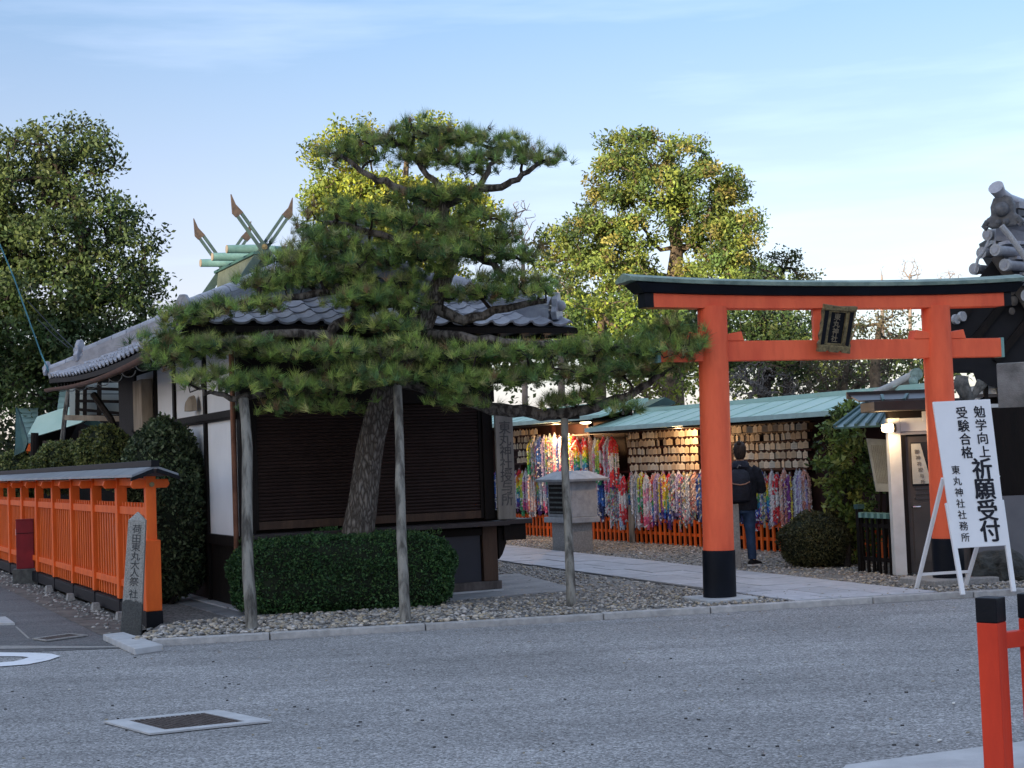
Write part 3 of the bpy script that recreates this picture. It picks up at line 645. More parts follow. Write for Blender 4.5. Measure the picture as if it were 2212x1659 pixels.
# gable wall, bargeboards, verge caps
gw = MB(); ga = [B3(-OV+DG+.15,VG,h(DG)), B3(WF+OV-DG-.15,VG,h(DG)), B3(WF/2,VG,ZR-.08)]; gw.prism(ga, Vd*.06); go = build(gw, 'gable_wall', dark_wood, rf)
for k in range(7):
    u = WF/2-1.2+k*.4; zz = min(h(OV+u) if u < WF/2 else h(OV+WF-u), ZR-.1)-.1; m2 = MB(); m2.bar(B3(u,VG-.03,h(DG)), B3(u,VG-.03,max(zz,h(DG)+.05)), .05, .04); build(m2, 'gable_strut', brown_wood, go)
for sgn in (1,-1):
    bb = MB(); prev = None; K = 6
    for i in range(K+1):
        d = DG-.15+(HALF-DG+.15)*i/K; u = (-OV+d) if sgn > 0 else (WF+OV-d); p = B3(u, VG-.30, h(d)-.16)
        if prev is not None: bb.bar(prev, p, .045, .20, up=U)
        prev = p
    build(bb, 'bargeboard', mat('grey_blue_board', (.12,.14,.155), (.07,.085,.10), 4, .6, .15, 40), rf)
    m3 = None
    for col in (0,1):
        pts = [B3((-OV+d) if sgn > 0 else (WF+OV-d), VG-.26+col*.22, h(d)+.045) for d in [DG-.1+(HALF-DG)*i/7 for i in range(8)]]
        for i in range(7):
            m2 = MB(); m2.tube([pts[i], pts[i+1]-(pts[i+1]-pts[i])*.05], [.062,.058], 10); build(m2, 'verge_cap', tile_m, rf, smooth=True)
m_ = MB(); m_.box(B3(WF/2,VG-.33,ZR-.25), (.22,.05,.36), U, Vd, Z3, taper=.8); build(m_, 'gable_pendant', dark_wood, rf, bevel=.02)
# rafters under left and front eave, with pale ends
for k in range(30):
    v = -OV+.15+k*.3
    if v > VR-.2: break
    m2 = MB(); m2.bar(B3(-OV+.04,v,ZE-.15+sag_(v)), B3(.3,v,ZE-.03), .05, .06); build(m2, 'rafter', dark_wood, office)
for k in range(16):
    u = -OV+.2+k*.3
    if u > WF+OV: break
    m2 = MB(); m2.bar(B3(u,-OV+.04,ZE-.15), B3(u,.1,ZE-.03), .05, .06); build(m2, 'rafter', dark_wood, office)
# copper gutter on the left eave, drooping to the rear corner
g = MB(); pts = [B3(-OV-.06,-OV-.05+t, ZE-.14+sag_(-OV+t)-.015*max(0,(t-1)/3.4)**1.7) for t in [i*9.05/14 for i in range(15)]]
ringsg = []
for p in pts: ringsg.append([p+U*.055*math.cos(a)+Z3*.055*math.sin(a) for a in [math.pi+math.pi*q/6 for q in range(7)]] + [p+U*.047*math.cos(a)+Z3*.047*math.sin(a) for a in [2*math.pi-math.pi*q/6 for q in range(7)]])
g.loft(ringsg); go = build(g, 'gutter', copper_b, office, smooth=True)
for k in range(10):
    p = B3(-OV-.06+.1, -OV+.6+k*.85, ZE-.15+sag_(-OV+.6+k*.85)); m2 = MB(); m2.tube([p+U*.09*math.cos(a)+Z3*.085*math.sin(a)-Z3*.02 for a in [math.pi+math.pi*q/8 for q in range(9)]], .007, 5, cap=False)
    build(m2, 'gutter_bracket', mat('zinc', (.45,.45,.43), None, 10, .4, metal=.6), go, smooth=True)
# hanging ties at the rear corner
tip = B3(-OV,VR,ZE)
rp = MB(); rp.tube([D(-6,515,22.5), D(30,600,23), D(62,690,23.6), D(88,762,24.2), tip+Z3*.02], .012, 5); build(rp, 'rope', mat('blue_rope', (.16,.42,.50), (.10,.30,.38), 60, .8), label='thin turquoise rope running down to the left rear corner of the tiled roof', cat='rope')
for (a, b) in (((60,650,27),(165,758,24.5)),((82,690,27),(150,752,24.6))):
    m2 = MB(); m2.tube([D(*a), D((a[0]+b[0])/2,(a[1]+b[1])/2+3,26), D(*b)], .010, 4); build(m2, 'cable', black_p, label='thin dark upper cable running to the tiled roof past the left tree' if a[1] == 650 else 'thin dark lower cable running to the tiled roof past the left tree', cat='cable')
wire = MB(); wire.tube([D(1225,790,17.3), D(1300,830,17.0), D(1360,880,16.8)], .004, 4); build(wire, 'guy_wire', mat('pale_wire',(.4,.4,.38)), label='fine pale guy wire slanting through the right side of the pine', cat='wire')
# ================================================================== shrine hall with crossed finials behind
RP = D(560,541,28.5); rz = RP.z; back = Vd
hall = thing('finial_shrine', (RP.x,RP.y,0), 'green copper shrine roof with crossed finials and ridge logs rising behind the tiled roof', 'shrine building')
Q = lambda u,v,z: Vector((RP.x,RP.y,0))+U*u+Vd*v+Z3*z
HL = 2.3
m_ = MB(); m_.prism([Q(-.20,-.15,rz-.55),Q(.20,-.15,rz-.55),Q(.15,-.15,rz-.12),Q(-.15,-.15,rz-.12)], Vd*(HL+.3)); build(m_, 'ridge_box', mat('pale_khaki_copper', (.15,.175,.145), (.10,.12,.10), 4, .7), hall)
m_ = MB(); m_.bar(Q(0,-.3,rz-.09), Q(0,HL+.3,rz-.09), .40, .05); build(m_, 'ridge_lid', copper_d, hall)
m_ = MB()
for sg in (-1,1): m_.prism([Q(sg*.18,-.4,rz-.5),Q(sg*1.2,-.4,rz-1.05),Q(sg*2.9,-.4,rz-1.7),Q(sg*2.9,-.4,rz-1.8),Q(sg*1.2,-.4,rz-1.17),Q(sg*.18,-.4,rz-.62)], Vd*(HL+.8))
build(m_, 'roof', copper_g, hall)
m_ = MB(); m_.box(Q(0,HL/2,(rz-1.7)/2), (4.4,HL,rz-1.7), U, Vd, Z3); build(m_, 'wall', dark_wood, hall)
m_ = MB(); m_.prism([Q(-.3,-.2,rz-.62),Q(.3,-.2,rz-.62),Q(1.6,-.2,rz-1.3),Q(-1.6,-.2,rz-1.3)], Vd*.1); build(m_, 'gable_wall', dark_wood, hall)
for v in (.08, 1.14, 2.06):
    m2 = MB(); m2.tube([Q(-.60,v,rz+.02), Q(0,v,rz+.04), Q(.60,v,rz+.02)], [.078,.086,.078], 12); lo = build(m2, 'ridge_log', copper_g, hall, smooth=True)
    for sg in (-1,1): m3 = MB(); m3.tube([Q(sg*.602,v,rz+.02),Q(sg*.615,v,rz+.02)], .08, 12); build(m3, 'log_cap', tan_w, lo)
def chigi(v):
    for sg in (1,-1):
        a = Q(-sg*.42,v,rz-.60); b = Q(sg*.47,v,rz+.64); d = (b-a).normalized(); nrm = d.cross(Vd).normalized()
        if nrm.x*sg < 0: nrm = -nrm      # outward side
        off = Vd*(.035 if sg > 0 else -.035); m2 = MB(); L2 = (b-a).length
        def bar2(s0, s1, w0, w1, th=.06):
            m2.prism([a+d*s0+nrm*w0+off-Vd*th/2, a+d*s1+nrm*w0+off-Vd*th/2, a+d*s1+nrm*w1+off-Vd*th/2, a+d*s0+nrm*w1+off-Vd*th/2], Vd*th)
        bar2(0, L2*.56, -.075, .075); bar2(L2*.56, L2*.98, -.075, -.022); bar2(L2*.56, L2*.98, .022, .075)
        co = build(m2, 'finial_arm', mat('grey_green_copper', (.075,.12,.115), (.045,.075,.075), 5, .6), hall)
        m3 = MB(); e = a+d*L2*.98
        m3.prism([e-nrm*.078+off-Vd*.032, e+nrm*.085+off-Vd*.032, e+d*.10+nrm*.10+off-Vd*.032, e+d*.16+nrm*.08+Z3*.30+off-Vd*.032, e+d*.20-nrm*.05+off-Vd*.032], Vd*.064)
        build(m3, 'finial_tip', mat('dull_copper_tip', (.11,.080,.065), (.06,.048,.045), 12, .6), co)
    m2 = MB(); m2.tube([Q(0,v-.09,rz+.02),Q(0,v-.05,rz+.02)], .055, 8); build(m2, 'gold_stud', gold_w, hall)
chigi(-.28); chigi(HL+.25)
# ================================================================== copper roofed hall at far left
CH = thing('copper_roofed_hall', D(180,1000,31), 'old hall with curved pale green copper eaves partly hidden behind the left hedges', 'building')
def poly_slab(pts, dep, name, m, par, nrm=None):
    m2 = MB(); m2.prism(pts, nrm or Vector((0,dep,0))); return build(m2, name, m, par)
def seamed(p00, p10, p11, p01, n, name, m, par, bow=0.0, gap=.0):
    """stepped copper courses between two edges"""
    for i in range(n):
        a, b = i/n, (i+1)/n
        q = [p00.lerp(p01,a), p10.lerp(p11,a), p10.lerp(p11,b), p00.lerp(p01,b)]
        cdir = (q[1]-q[0]); mid = (q[0]+q[1])/2 - Z3*bow*cdir.length
        midb = (q[3]+q[2])/2 - Z3*bow*cdir.length
        m2 = MB(); m2.prism([q[0], mid, q[1], q[2]+Vector((0,.03,.0)), midb+Vector((0,.03,0)), q[3]+Vector((0,.03,0))], Vector((0,.05,.0))); build(m2, name, m, par)
seamed(D(62,958,30), D(79,950,30.4), D(80,880,31), D(38,880,30.6), 7, 'copper_course', teal_roof, CH, .05)
seamed(D(122,893,30.5), D(140,893,30.6), D(158,832,31.5), D(130,832,31.3), 5, 'copper_course', teal_roof, CH)
poly_slab([D(60,938,29.6),D(85,940,29.4),D(150,921,29.2),D(175,913,29.2),D(190,903,29.2),D(182,900,29.2),D(170,877,29.8),D(140,880,29.8),D(80,900,29.8)], .12, 'copper_eave', teal_roof, CH)
poly_slab([D(170,876,29.5),D(185,876,29.6),D(286,900,29.9),D(286,893,29.9),D(220,880,29.8),D(185,872,29.6)], .1, 'ridge_board', tan_w, CH)
poly_slab([D(180,915,29.3),D(200,902,29.3),D(255,940,29.6),D(250,944,29.6)], .1, 'copper_edge', copper_d, CH)
poly_slab([D(30,985,30),D(52,975,30),D(60,955,30),D(38,885,30.2),D(34,880,30.2),D(33,960,30)], .1, 'barge_wing', copper_d, CH)
poly_slab([D(75,1100,30),D(300,1100,30),D(300,885,30.6),D(185,880,30.6),D(80,930,30)], 3, 'dark_wall', dark_wood, CH)
for x0, x1, y0, y1 in ((92,108,952,985),(118,136,950,980),(152,164,950,975),(170,180,930,1010)):
    poly_slab([D(x0,y1,29.9),D(x1,y1,29.9),D(x1,y0,29.9),D(x0,y0,29.9)], .05, 'wall_panel', tan_w if x0 == 170 else mat('dim_panel', (.09,.08,.08)), CH)
poly_slab([D(50,1000,31),D(74,1000,31),D(74,960,31),D(52,955,31)], .2, 'orange_board', orange_p, CH)
poly_slab([D(160,893,31),D(300,893,31),D(300,815,31.5),D(160,815,31.5)], .1, 'pale_gable_board', mat('pale_green_board', (.33,.37,.35), (.24,.27,.26), 1.5, .7), CH)
m_ = MB(); m_.tube([D(130,985,28.6), D(137,930,28.6), D(141,890,28.5), D(150,830,28.3), D(151,800,28.2)], .045, 7); build(m_, 'leaning_pole', pole_m, label='thin pale leaning pole in front of the green copper eave at left', cat='pole')
m_ = MB(); m_.tube([D(72,1040,27), D(75,935,27)], .07, 8); build(m_, 'dark_post', dark_wood, label='dark timber post beside the clipped hedges at far left', cat='post')
# ================================================================== orange fence
fence = thing('orange_fence', FE, 'long orange lattice fence with black base beam and narrow roof running back at left', 'fence')
fd = vdir; fn = udir; BAY = 1.56; FN = 12
def F3(a, s, z): return FE + fd*a + fn*s + Z3*z
def fx(mb, a0,a1,s0,s1,z0,z1): return mb.box(F3((a0+a1)/2,(s0+s1)/2,(z0+z1)/2), (abs(s1-s0),abs(a1-a0),z1-z0), fn, fd, Z3)
for k in range(FN+1):
    a = k*BAY; m2 = MB(); w = .06 if k else .055
    fx(m2, a-w,a+w,-w,w,.20 if k else .17,1.62); po = build(m2, 'post', orange_p, fence, bevel=.006)
    m2 = MB(); fx(m2, a-w*.95,a+w*.95,-w*.95,w*.95,0,.19 if k else .168); build(m2, 'post_foot', black_p, po)
    m2 = MB(); m2.prism([F3(a-.035,-.21,1.53),F3(a-.035,-.18,1.49),F3(a-.035,.18,1.49),F3(a-.035,.21,1.53),F3(a-.035,.19,1.585),F3(a-.035,-.19,1.585)], fd*.07); build(m2, 'cross_arm', orange_p, fence, bevel=.006)
m2 = MB(); fx(m2,-.085,.075,-.085,.085,.168,.93); build(m2, 'end_post_sleeve', orange_p, fence, bevel=.008)
m2 = MB(); fx(m2,-.09,.08,-.09,.09,0,.165); build(m2, 'end_post_foot', black_p, fence, bevel=.005)
slm = MB(); slm.box((0,0,0), (.020,.050,1.13)); slme = mesh_of(slm, 'slat', orange_p)
fb = Matrix((fn, fd, Z3)).transposed().to_4x4()
for k in range(FN):
    a0, a1 = k*BAY+.06, (k+1)*BAY-.06
    for (z0,z1,nm) in ((1.19,1.28,'upper_rail'),(.35,.43,'lower_rail')):
        m2 = MB(); fx(m2, a0,a1,-.032,.032,z0,z1); build(m2, nm, orange_p, fence, bevel=.005)
    m2 = MB(); fx(m2, a0-.12,a1+.12,-.05,.05,.03,.165); build(m2, 'base_beam', black_p, fence, bevel=.005)
    m2 = MB(); fx(m2, a0-.12,a1+.12,-.045,.045,.166,.185); build(m2, 'beam_cap', black_p, fence)
    m2 = MB(); fx(m2, a0,a1,-.03,.03,1.52,1.60); build(m2, 'top_rail', orange_p, fence)
    nsl = 9
    for j in range(nsl):
        mm = fb.copy(); mm.translation = F3(a0+(a1-a0)*(j+.5)/nsl, .0, .765); obj_from('slat', slme, fence, basis=mm)
LF = FN*BAY
for sg, nm in ((-1,'roof_board'),(1,'roof_board')):
    m2 = MB(); m2.prism([F3(-.28,0,1.735),F3(-.28,sg*.25,1.64),F3(-.28,sg*.25,1.615),F3(-.28,0,1.70)], fd*(LF+.5)); build(m2, nm, mat('grey_metal_roof', (.30,.33,.36), (.20,.22,.25), 3, .4, .1, 20), fence)
    m2 = MB(); m2.prism([F3(-.30,sg*.02,1.70),F3(-.30,sg*.26,1.612),F3(-.30,sg*.26,1.575),F3(-.30,sg*.02,1.655)], fd*.045); build(m2, 'roof_gable_board', black_p, fence)
m2 = MB(); fx(m2, -.30,LF+.3,-.045,.045,1.72,1.79); build(m2, 'roof_ridge', black_p, fence, bevel=.006)
m2 = MB(); m2.tube([F3(-.09,0,1.53),F3(-.11,0,1.53)], .028, 8); build(m2, 'gold_stud', gold_w, fence)
# blocks beneath
for a in (1.1,2.6,4.4,6.2):
    m2 = MB(); c = F3(a,-.13,.04); m2.box(c, (.10,.16,.09), fn, fd, Z3, taper=.7); build(m2, 'stone_block', stone_m, label='pale stone block at the foot of the orange fence, number %s from its near end' % ordinal(int(a//1.7)+1) if False else 'pale stone wedge under the orange fence, the %s from its near end' % {1.1:'first',2.6:'second',4.4:'third',6.2:'fourth'}[a], cat='stone block', group='stone wedges along the fence foot')
# dark fire box on its stone plinth
FB = G(54,1262,.0); fbx = thing('fire_box', FB, 'dark red metal box standing on a stone plinth in front of the orange fence', 'fire box')
Xr, Yr = Vector((math.cos(R(14)),math.sin(R(14)),0)), Vector((-math.sin(R(14)),math.cos(R(14)),0))
m2 = MB(); m2.box(FB+Yr*.16+Z3*.12, (.37,.34,.24), Xr, Yr, Z3); build(m2, 'stone_plinth', stone_dk, fbx, bevel=.015)
m2 = MB(); m2.box(FB+Yr*.16+Xr*.01+Z3*.62, (.27,.26,.76), Xr, Yr, Z3); bo = build(m2, 'body', mat('maroon_paint', (.26,.018,.026), (.19,.014,.02), 5, .4), fbx, bevel=.01)
m2 = MB(); m2.box(FB+Yr*.16+Xr*.01+Z3*1.01, (.28,.27,.02), Xr, Yr, Z3); build(m2, 'lid', MATS['maroon_paint'], fbx, bevel=.004)
m2 = MB(); m2.box(FB+Yr*.026+Xr*.01+Z3*.80, (.26,.008,.008), Xr, Yr, Z3); build(m2, 'seam', black_p, fbx)
m2 = MB(); m2.box(FB+Yr*.10-Xr*.128+Z3*.82, (.006,.07,.10), Xr, Yr, Z3); build(m2, 'white_label', white_p, fbx)
# stone marker
MK = G(282,1373,.0); lean = Vector((.075,.02,1)).normalized()
mX = Vector((math.cos(R(10)),math.sin(R(10)),0)); mX = (mX-lean*mX.dot(lean)).normalized(); mY = lean.cross(mX)
mk_ = thing('stone_marker', MK, 'weathered square stone marker post with carved characters beside the end of the orange fence', 'stone marker')
m2 = MB(); hh = 1.19; w0, w1 = .105, .088
rings = [[MK+mY*.10+lean*z+mX*sx*w+mY*sy*w for sx, sy in ((-1,-1),(1,-1),(1,1),(-1,1))] for z, w in ((-.02,w0),(hh,w1),(hh+.085,.008))]
mkm = bpy.data.materials.new('marker_granite'); mkm.use_nodes = True; nn = mkm.node_tree; pp = nn.nodes['Principled BSDF']; pp.inputs['Roughness'].default_value = .9
gg = nn.nodes.new('ShaderNodeNewGeometry'); sp = nn.nodes.new('ShaderNodeSeparateXYZ'); nn.links.new(gg.outputs['Position'], sp.inputs[0])
n1 = nn.nodes.new('ShaderNodeTexNoise'); n1.inputs['Scale'].default_value = 9; n1.inputs['Detail'].default_value = 6; nn.links.new(gg.outputs['Position'], n1.inputs['Vector'])
ad = nn.nodes.new('ShaderNodeMath'); ad.operation = 'MULTIPLY_ADD'; ad.inputs[1].default_value = .35; nn.links.new(n1.outputs[0], ad.inputs[0]); nn.links.new(sp.outputs[2], ad.inputs[2])
rr = nn.nodes.new('ShaderNodeValToRGB'); rr.color_ramp.elements[0].position = .50; rr.color_ramp.elements[1].position = .53
rr.color_ramp.elements[0].color = (.085,.088,.085,1); rr.color_ramp.elements[1].color = (.33,.325,.30,1); nn.links.new(ad.outputs[0], rr.inputs[0])
n2 = nn.nodes.new('ShaderNodeTexNoise'); n2.inputs['Scale'].default_value = 70; n2.inputs['Detail'].default_value = 4; nn.links.new(gg.outputs['Position'], n2.inputs['Vector'])
mr = nn.nodes.new('ShaderNodeMapRange'); mr.inputs[1].default_value = .3; mr.inputs[2].default_value = .7; mr.inputs[3].default_value = .65; mr.inputs[4].default_value = 1.25; nn.links.new(n2.outputs[0], mr.inputs[0])
hs_ = nn.nodes.new('ShaderNodeHueSaturation'); nn.links.new(mr.outputs[0], hs_.inputs['Value']); nn.links.new(rr.outputs[0], hs_.inputs['Color']); nn.links.new(hs_.outputs[0], pp.inputs['Base Color'])
bb_ = nn.nodes.new('ShaderNodeBump'); bb_.inputs['Strength'].default_value = .5; bb_.inputs['Distance'].default_value = .01; nn.links.new(n2.outputs[0], bb_.inputs['Height']); nn.links.new(bb_.outputs[0], pp.inputs['Normal'])
m2.loft(rings); build(m2, 'shaft', mkm, mk_, bevel=.008)
zch = [1.10,1.0,.915,.82,.73,.65,.555,.43]
for z, ch in zip(zch, '荷田東丸大人祭社'):
    glyph(ch, MK+mY*(.10-w0-.001+(w0-w1)*z/hh)+lean*z+mX*.005, mX, lean, .098, mat('dark_carved_stone', (.055,.055,.055), (.10,.10,.10), 40, .9), mk_, .012)
# ================================================================== torii
TLb = G(1555,1289,.09); TRb = G(2050,1254,.09); tdir = (TRb-TLb); tdir.z = 0; SPAN = tdir.length; tdir.normalize(); tn = Vector((-tdir.y,tdir.x,0))
tor = thing('torii_gate', TLb.lerp(TRb,.5)-Z3*.09, 'vermilion torii gate with black footed round pillars and green capped top beam', 'torii gate')
def T3(a, s, z): 
    p = TLb + tdir*a + tn*s; return Vector((p.x,p.y,z))
def tz(x, y): return PL(x,y,TLb,tdir).z
def ta(x, y): return (PL(x,y,TLb,tdir)-TLb).dot(tdir)
zt_ = (tz(1539,668)+tz(2020,657))/2
PRAD = .172
for sd, b in ((0,TLb),(1,TRb)):
    lean_ = (ta(1538,668) if sd == 0 else ta(2020,657)-SPAN)
    a0 = 0 if sd == 0 else SPAN
    zb = tz(1555,1188) if sd == 0 else tz(2045,1162)
    ks = [.09, .5, 1.0, 1.6, 2.2, zt_]; P = [T3(a0+lean_*(z-.09)/(zt_-.09), 0, z) for z in ks]
    m2 = MB(); m2.tube(P, [PRAD*(1-.05*(z/zt_)) for z in ks], 32); po = build(m2, 'pillar', vermilion, tor, smooth=True)
    m2 = MB(); m2.tube([T3(a0,0,.085), T3(a0+lean_*zb/zt_,0,zb)], [PRAD+.010,PRAD+.008], 32); build(m2, 'black_foot', mat('blue_black_paint', (.008,.011,.018), (.005,.007,.011), 3, .45, .05, spec=.12), po, smooth=True)
    m2 = MB(); cc = T3(a0,0,.045)
    if sd == 0: m2.box(cc, (.62,.62,.095), tdir, tn, Z3); build(m2, 'base_stone', concrete, tor, bevel=.012)
    else:
        for q in range(2): m2 = MB(); m2.box(T3(a0-.22+q*.44,0,.065), (.43,.70,.13), tdir, tn, Z3); build(m2, 'base_stone', stone_m, tor, bevel=.012)
# nuki
zn0, zn1 = (tz(1600,781)+tz(1990,773))/2, (tz(1600,739)+tz(1990,731))/2
nl, nr = ta(1420,760), ta(2157,755)
m2 = MB(); m2.bar(T3(nl,0,(zn0+zn1)/2), T3(nr,0,(zn0+zn1)/2), .13, zn1-zn0); nk = build(m2, 'tie_beam', vermilion, tor, bevel=.006)
m2 = MB(); m2.bar(T3(nr-.01,0,(zn0+zn1)/2), T3(nr+.03,0,(zn0+zn1)/2), .14, zn1-zn0+.01); build(m2, 'copper_end_cap', copper_g, nk)
m2 = MB(); m2.bar(T3(nl-.03,0,(zn0+zn1)/2), T3(nl+.01,0,(zn0+zn1)/2), .14, zn1-zn0+.01); build(m2, 'copper_end_cap', copper_g, nk)
for a0, ln in ((ta(1538,700),0),(ta(2022,700),0)):
    for sg in (-1,1):
        pts = [T3(a0+sg*.13,-.075,zn1),T3(a0+sg*.35,-.075,zn1),T3(a0+sg*.32,-.075,zn1+.105),T3(a0+sg*.13,-.075,zn1+.075)]
        m2 = MB(); m2.prism(pts, tn*.15); build(m2, 'wedge', vermilion, tor, bevel=.005)
# shimaki and kasagi, curved up at the ends
am = SPAN/2; 
def sag(a, k): return k*abs((a-am)/2.3)**2.4
def curved(a0, a1, zf0, zf1, w0, w1, name, m, par, N=22, slant=0.0):
    m2 = MB(); R_ = []
    for i in range(N+1):
        t = i/N; A = a0+(a1-a0)*t; zb, zt2 = zf0(A), zf1(A); At = A+slant*(2*t-1)
        R_.append([T3(A,-w0/2,zb), T3(A,w0/2,zb), T3(At,w1/2,zt2), T3(At,-w1/2,zt2)])
    m2.loft(R_); return build(m2, name, m, par, smooth=True, bevel=.004)
sl, sr = ta(1404,660), ta(2158,650)
zm0 = tz(1790,668); zm1 = tz(1790,641); zk1 = tz(1790,623); zg = tz(1790,609)
c0 = lambda A: zm0+sag(A,.022)
c1 = lambda A: zm1+sag(A,.036)
c2 = lambda A: zk1+sag(A,.050)
c3 = lambda A: zg-.03+sag(A,.056)
curved(sl, sr, c0, c1, .20, .20, 'lower_lintel', vermilion, tor, slant=.01)
curved(sl-.10, sl+.004, c0, c1, .205, .205, 'black_beam_end', black_p, tor, 3); curved(sr-.004, sr+.10, c0, c1, .205, .205, 'black_beam_end', black_p, tor, 3)
kl, kr = ta(1380,635), ta(2180,620)
curved(kl, kr, lambda A:c1(A)+.002, c2, .27, .36, 'top_beam', MATS['blue_black_paint'], tor, 30, .10)
# copper cap: shallow gable section
m2 = MB(); R_ = []; N = 30; gl, gr = ta(1345,600), ta(2196,592)
for i in range(N+1):
    A = gl+(gr-gl)*i/N; z0, z1 = c2(A)+.004, c3(A)
    R_.append([T3(A,-.21,z0), T3(A,.21,z0), T3(A,.22,z0+.040), T3(A,0,z1+.05), T3(A,-.22,z0+.040)])
m2.loft(R_); build(m2, 'copper_cap', mat('torii_patina', (.27,.36,.30), (.12,.18,.16), 5, .6, .15, 20), tor)
# strut behind the name plaque
m2 = MB(); a0 = ta(1768,700); m2.bar(T3(a0,0,zn1-.01), T3(a0,0,zm0+.02), .13, .13); build(m2, 'centre_strut', vermilion, tor, bevel=.005)
# name plaque
pc = PL(1803,707,TLb-tn*.21,tdir)
plq = thing('name_plaque', pc, 'black and gold framed name plaque tilted forward at the middle of the torii', 'plaque')
pX = (tdir + Z3*.0).normalized(); pY = (Z3*.965 - tn*.26 + tdir*.07).normalized(); pX = (pX-pY*pX.dot(pY)).normalized(); pN = pX.cross(pY)
def Pq(x, y, z): return pc + pX*x + pY*y + pN*z
m2 = MB(); m2.box(pc, (.25,.42,.05), pX, pY, pN); build(m2, 'board', black_p, plq)
m2 = MB()
for a, b in (((-.11,-.19),(.11,-.19)),((.11,-.19),(.11,.19)),((.11,.19),(-.11,.19)),((-.11,.19),(-.11,-.19))): m2.bar(Pq(*a,.035), Pq(*b,.035), .028, .03, up=pN)
build(m2, 'inner_frame', gold_w, plq)
m2 = MB()
for sg in (-1,1):
    pts = [(.125,-.23),(.20,-.26),(.215,-.19),(.195,-.15),(.215,-.10),(.20,-.03),(.215,.03),(.20,.10),(.22,.16),(.205,.24),(.125,.21)]
    m2.prism([Pq(sg*x,y,.02) for x,y in pts], pN*.035)
m2.prism([Pq(x,y,.02) for x,y in [(-.205,.20),(.205,.20),(.21,.26),(0,.245),(-.21,.26)]], pN*.06)
m2.prism([Pq(x,y,.02) for x,y in [(-.20,-.20),(.20,-.20),(.21,-.28),(.11,-.275),(.08,-.25),(.05,-.275),(-.05,-.275),(-.08,-.25),(-.11,-.275),(-.21,-.28)]], pN*.05)
build(m2, 'scroll_frame', gold_w, plq, bevel=.006)
for sg in (-1,1): m2 = MB(); m2.prism([Pq(sg*x,y,.056) for x,y in [(.135,-.19),(.18,-.20),(.185,.19),(.135,.19)]], pN*.004); build(m2, 'dark_border', black_p, plq)
for k, ch in enumerate('東丸神社'): glyph(ch, Pq(0,.125-k*.083,.027), pX, pY, .085, mat('dull_gold_letter', (.22,.18,.12), None, 30, .6), plq, .025)
# ================================================================== A-frame sign
s1, s2 = G(2080,1289,.03), G(2190,1282,.03); s2.z = s1.z = .05
t1 = D(2015,868,s1.y+.42); t2 = D(2139,862,s2.y+.42)
sg_ = thing('standing_sign', (s1+s2)/2, 'white standing signboard with large black brush characters in front of the right torii pillar', 'sign')
def lerp2(a, b, t): return a+(b-a)*t
def leg(a, b, w=.05, nm='front_leg', d=.035):
    m3 = MB(); m3.bar(a, b, w, d, up=sY_n); return build(m3, nm, white_p, sg_, bevel=.004)
sX = (t2-t1).normalized(); sYv = ((t1-s1)+(t2-s2)).normalized(); sY = (sYv-sX*sYv.dot(sX)).normalized(); sY_n = sX.cross(sY)
if sY_n.y > 0: sY_n = -sY_n
leg(s1, lerp2(s1,t1,.47)-sY_n*.03); leg(s2, lerp2(s2,t2,.47)-sY_n*.03)
bl = PL(2066,1191,s1,(s2-s1).normalized()); 
kb = .235
B1, B2 = lerp2(s1,t1,kb), lerp2(s2,t2,kb); B1 = B1 - sX*.012; B2 = B2 + sX*.0
m2 = MB(); m2.prism([B1, B2, t2, t1], -sY_n*.022); build(m2, 'board', white_p, sg_, bevel=.003)
rl = G(1979,1274,.05); rr_ = G(2088,1243,.05); rr_ = s2+(rl-s1)
rr_ = Vector((rr_.x, rr_.y, .05)); topL = lerp2(s1,t1,.60)-sY_n*.03; topR = lerp2(s2,t2,.60)-sY_n*.03
leg(rl, topL, .04, 'rear_leg'); leg(rr_, topR, .04, 'rear_leg')
m2 = MB(); m2.bar(lerp2(rl,topL,.14), lerp2(rr_,topR,.14), .03, .03); build(m2, 'rear_brace', white_p, sg_)
# characters at their places on the board, from the board's own corners
def SP(u, v): return (t1*(1-u)+t2*u)*(1-v) + (B1*(1-u)+B2*u)*v + sY_n*.0035
bw = (t2-t1).length
for k, ch in enumerate('勉学向上'): glyph(ch, SP(.78+.0*k,.085+k*.0915), sX, sY, bw*.205, ink, sg_, .022, tilt=-.03)
for k, ch in enumerate('受験合格'): glyph(ch, SP(.47,.085+k*.0915), sX, sY, bw*.205, ink, sg_, .022, tilt=-.03)
for k, ch in enumerate('祈願受付'): glyph(ch, SP(.70,.475+k*.141), sX, sY, bw*.36, ink, sg_, .030, tilt=-.03)
for k, ch in enumerate('東丸神社社務所'): glyph(ch, SP(.225,.475+k*.076), sX, sY, bw*.15, ink, sg_, .014, tilt=-.03)
# ================================================================== kiosk at right
KC = G(1935,1247,.05); KC.z = 0; kiosk = thing('kiosk', KC, 'small dark kiosk with white frame and half glazed door behind the right torii pillar', 'kiosk')
ku = Vector((math.cos(R(0)),math.sin(R(0)),0)); kv = Vector((-ku.y,ku.x,0))
def K3(a, s, z): return KC+ku*a+kv*s+Z3*z
def kb_(nm, m, a0,a1,s0,s1,z0,z1, par=None, bevel=0, **kw):
    m3 = MB(); m3.box(K3((a0+a1)/2,(s0+s1)/2,(z0+z1)/2), (a1-a0,s1-s0,z1-z0), ku, kv, Z3); return build(m3, nm, m, par or kiosk, bevel=bevel, **kw)
def kz(x, y): return PL(x,y,KC,ku).z
zr = kz(1935,866); zf = kz(1935,889)
white_k = mat('cream_white_frame', (.66,.66,.64), (.56,.56,.54), 4, .6)
brown_k = mat('dark_taupe_panel', (.075,.065,.060), (.055,.048,.045), 3, .5, .05)
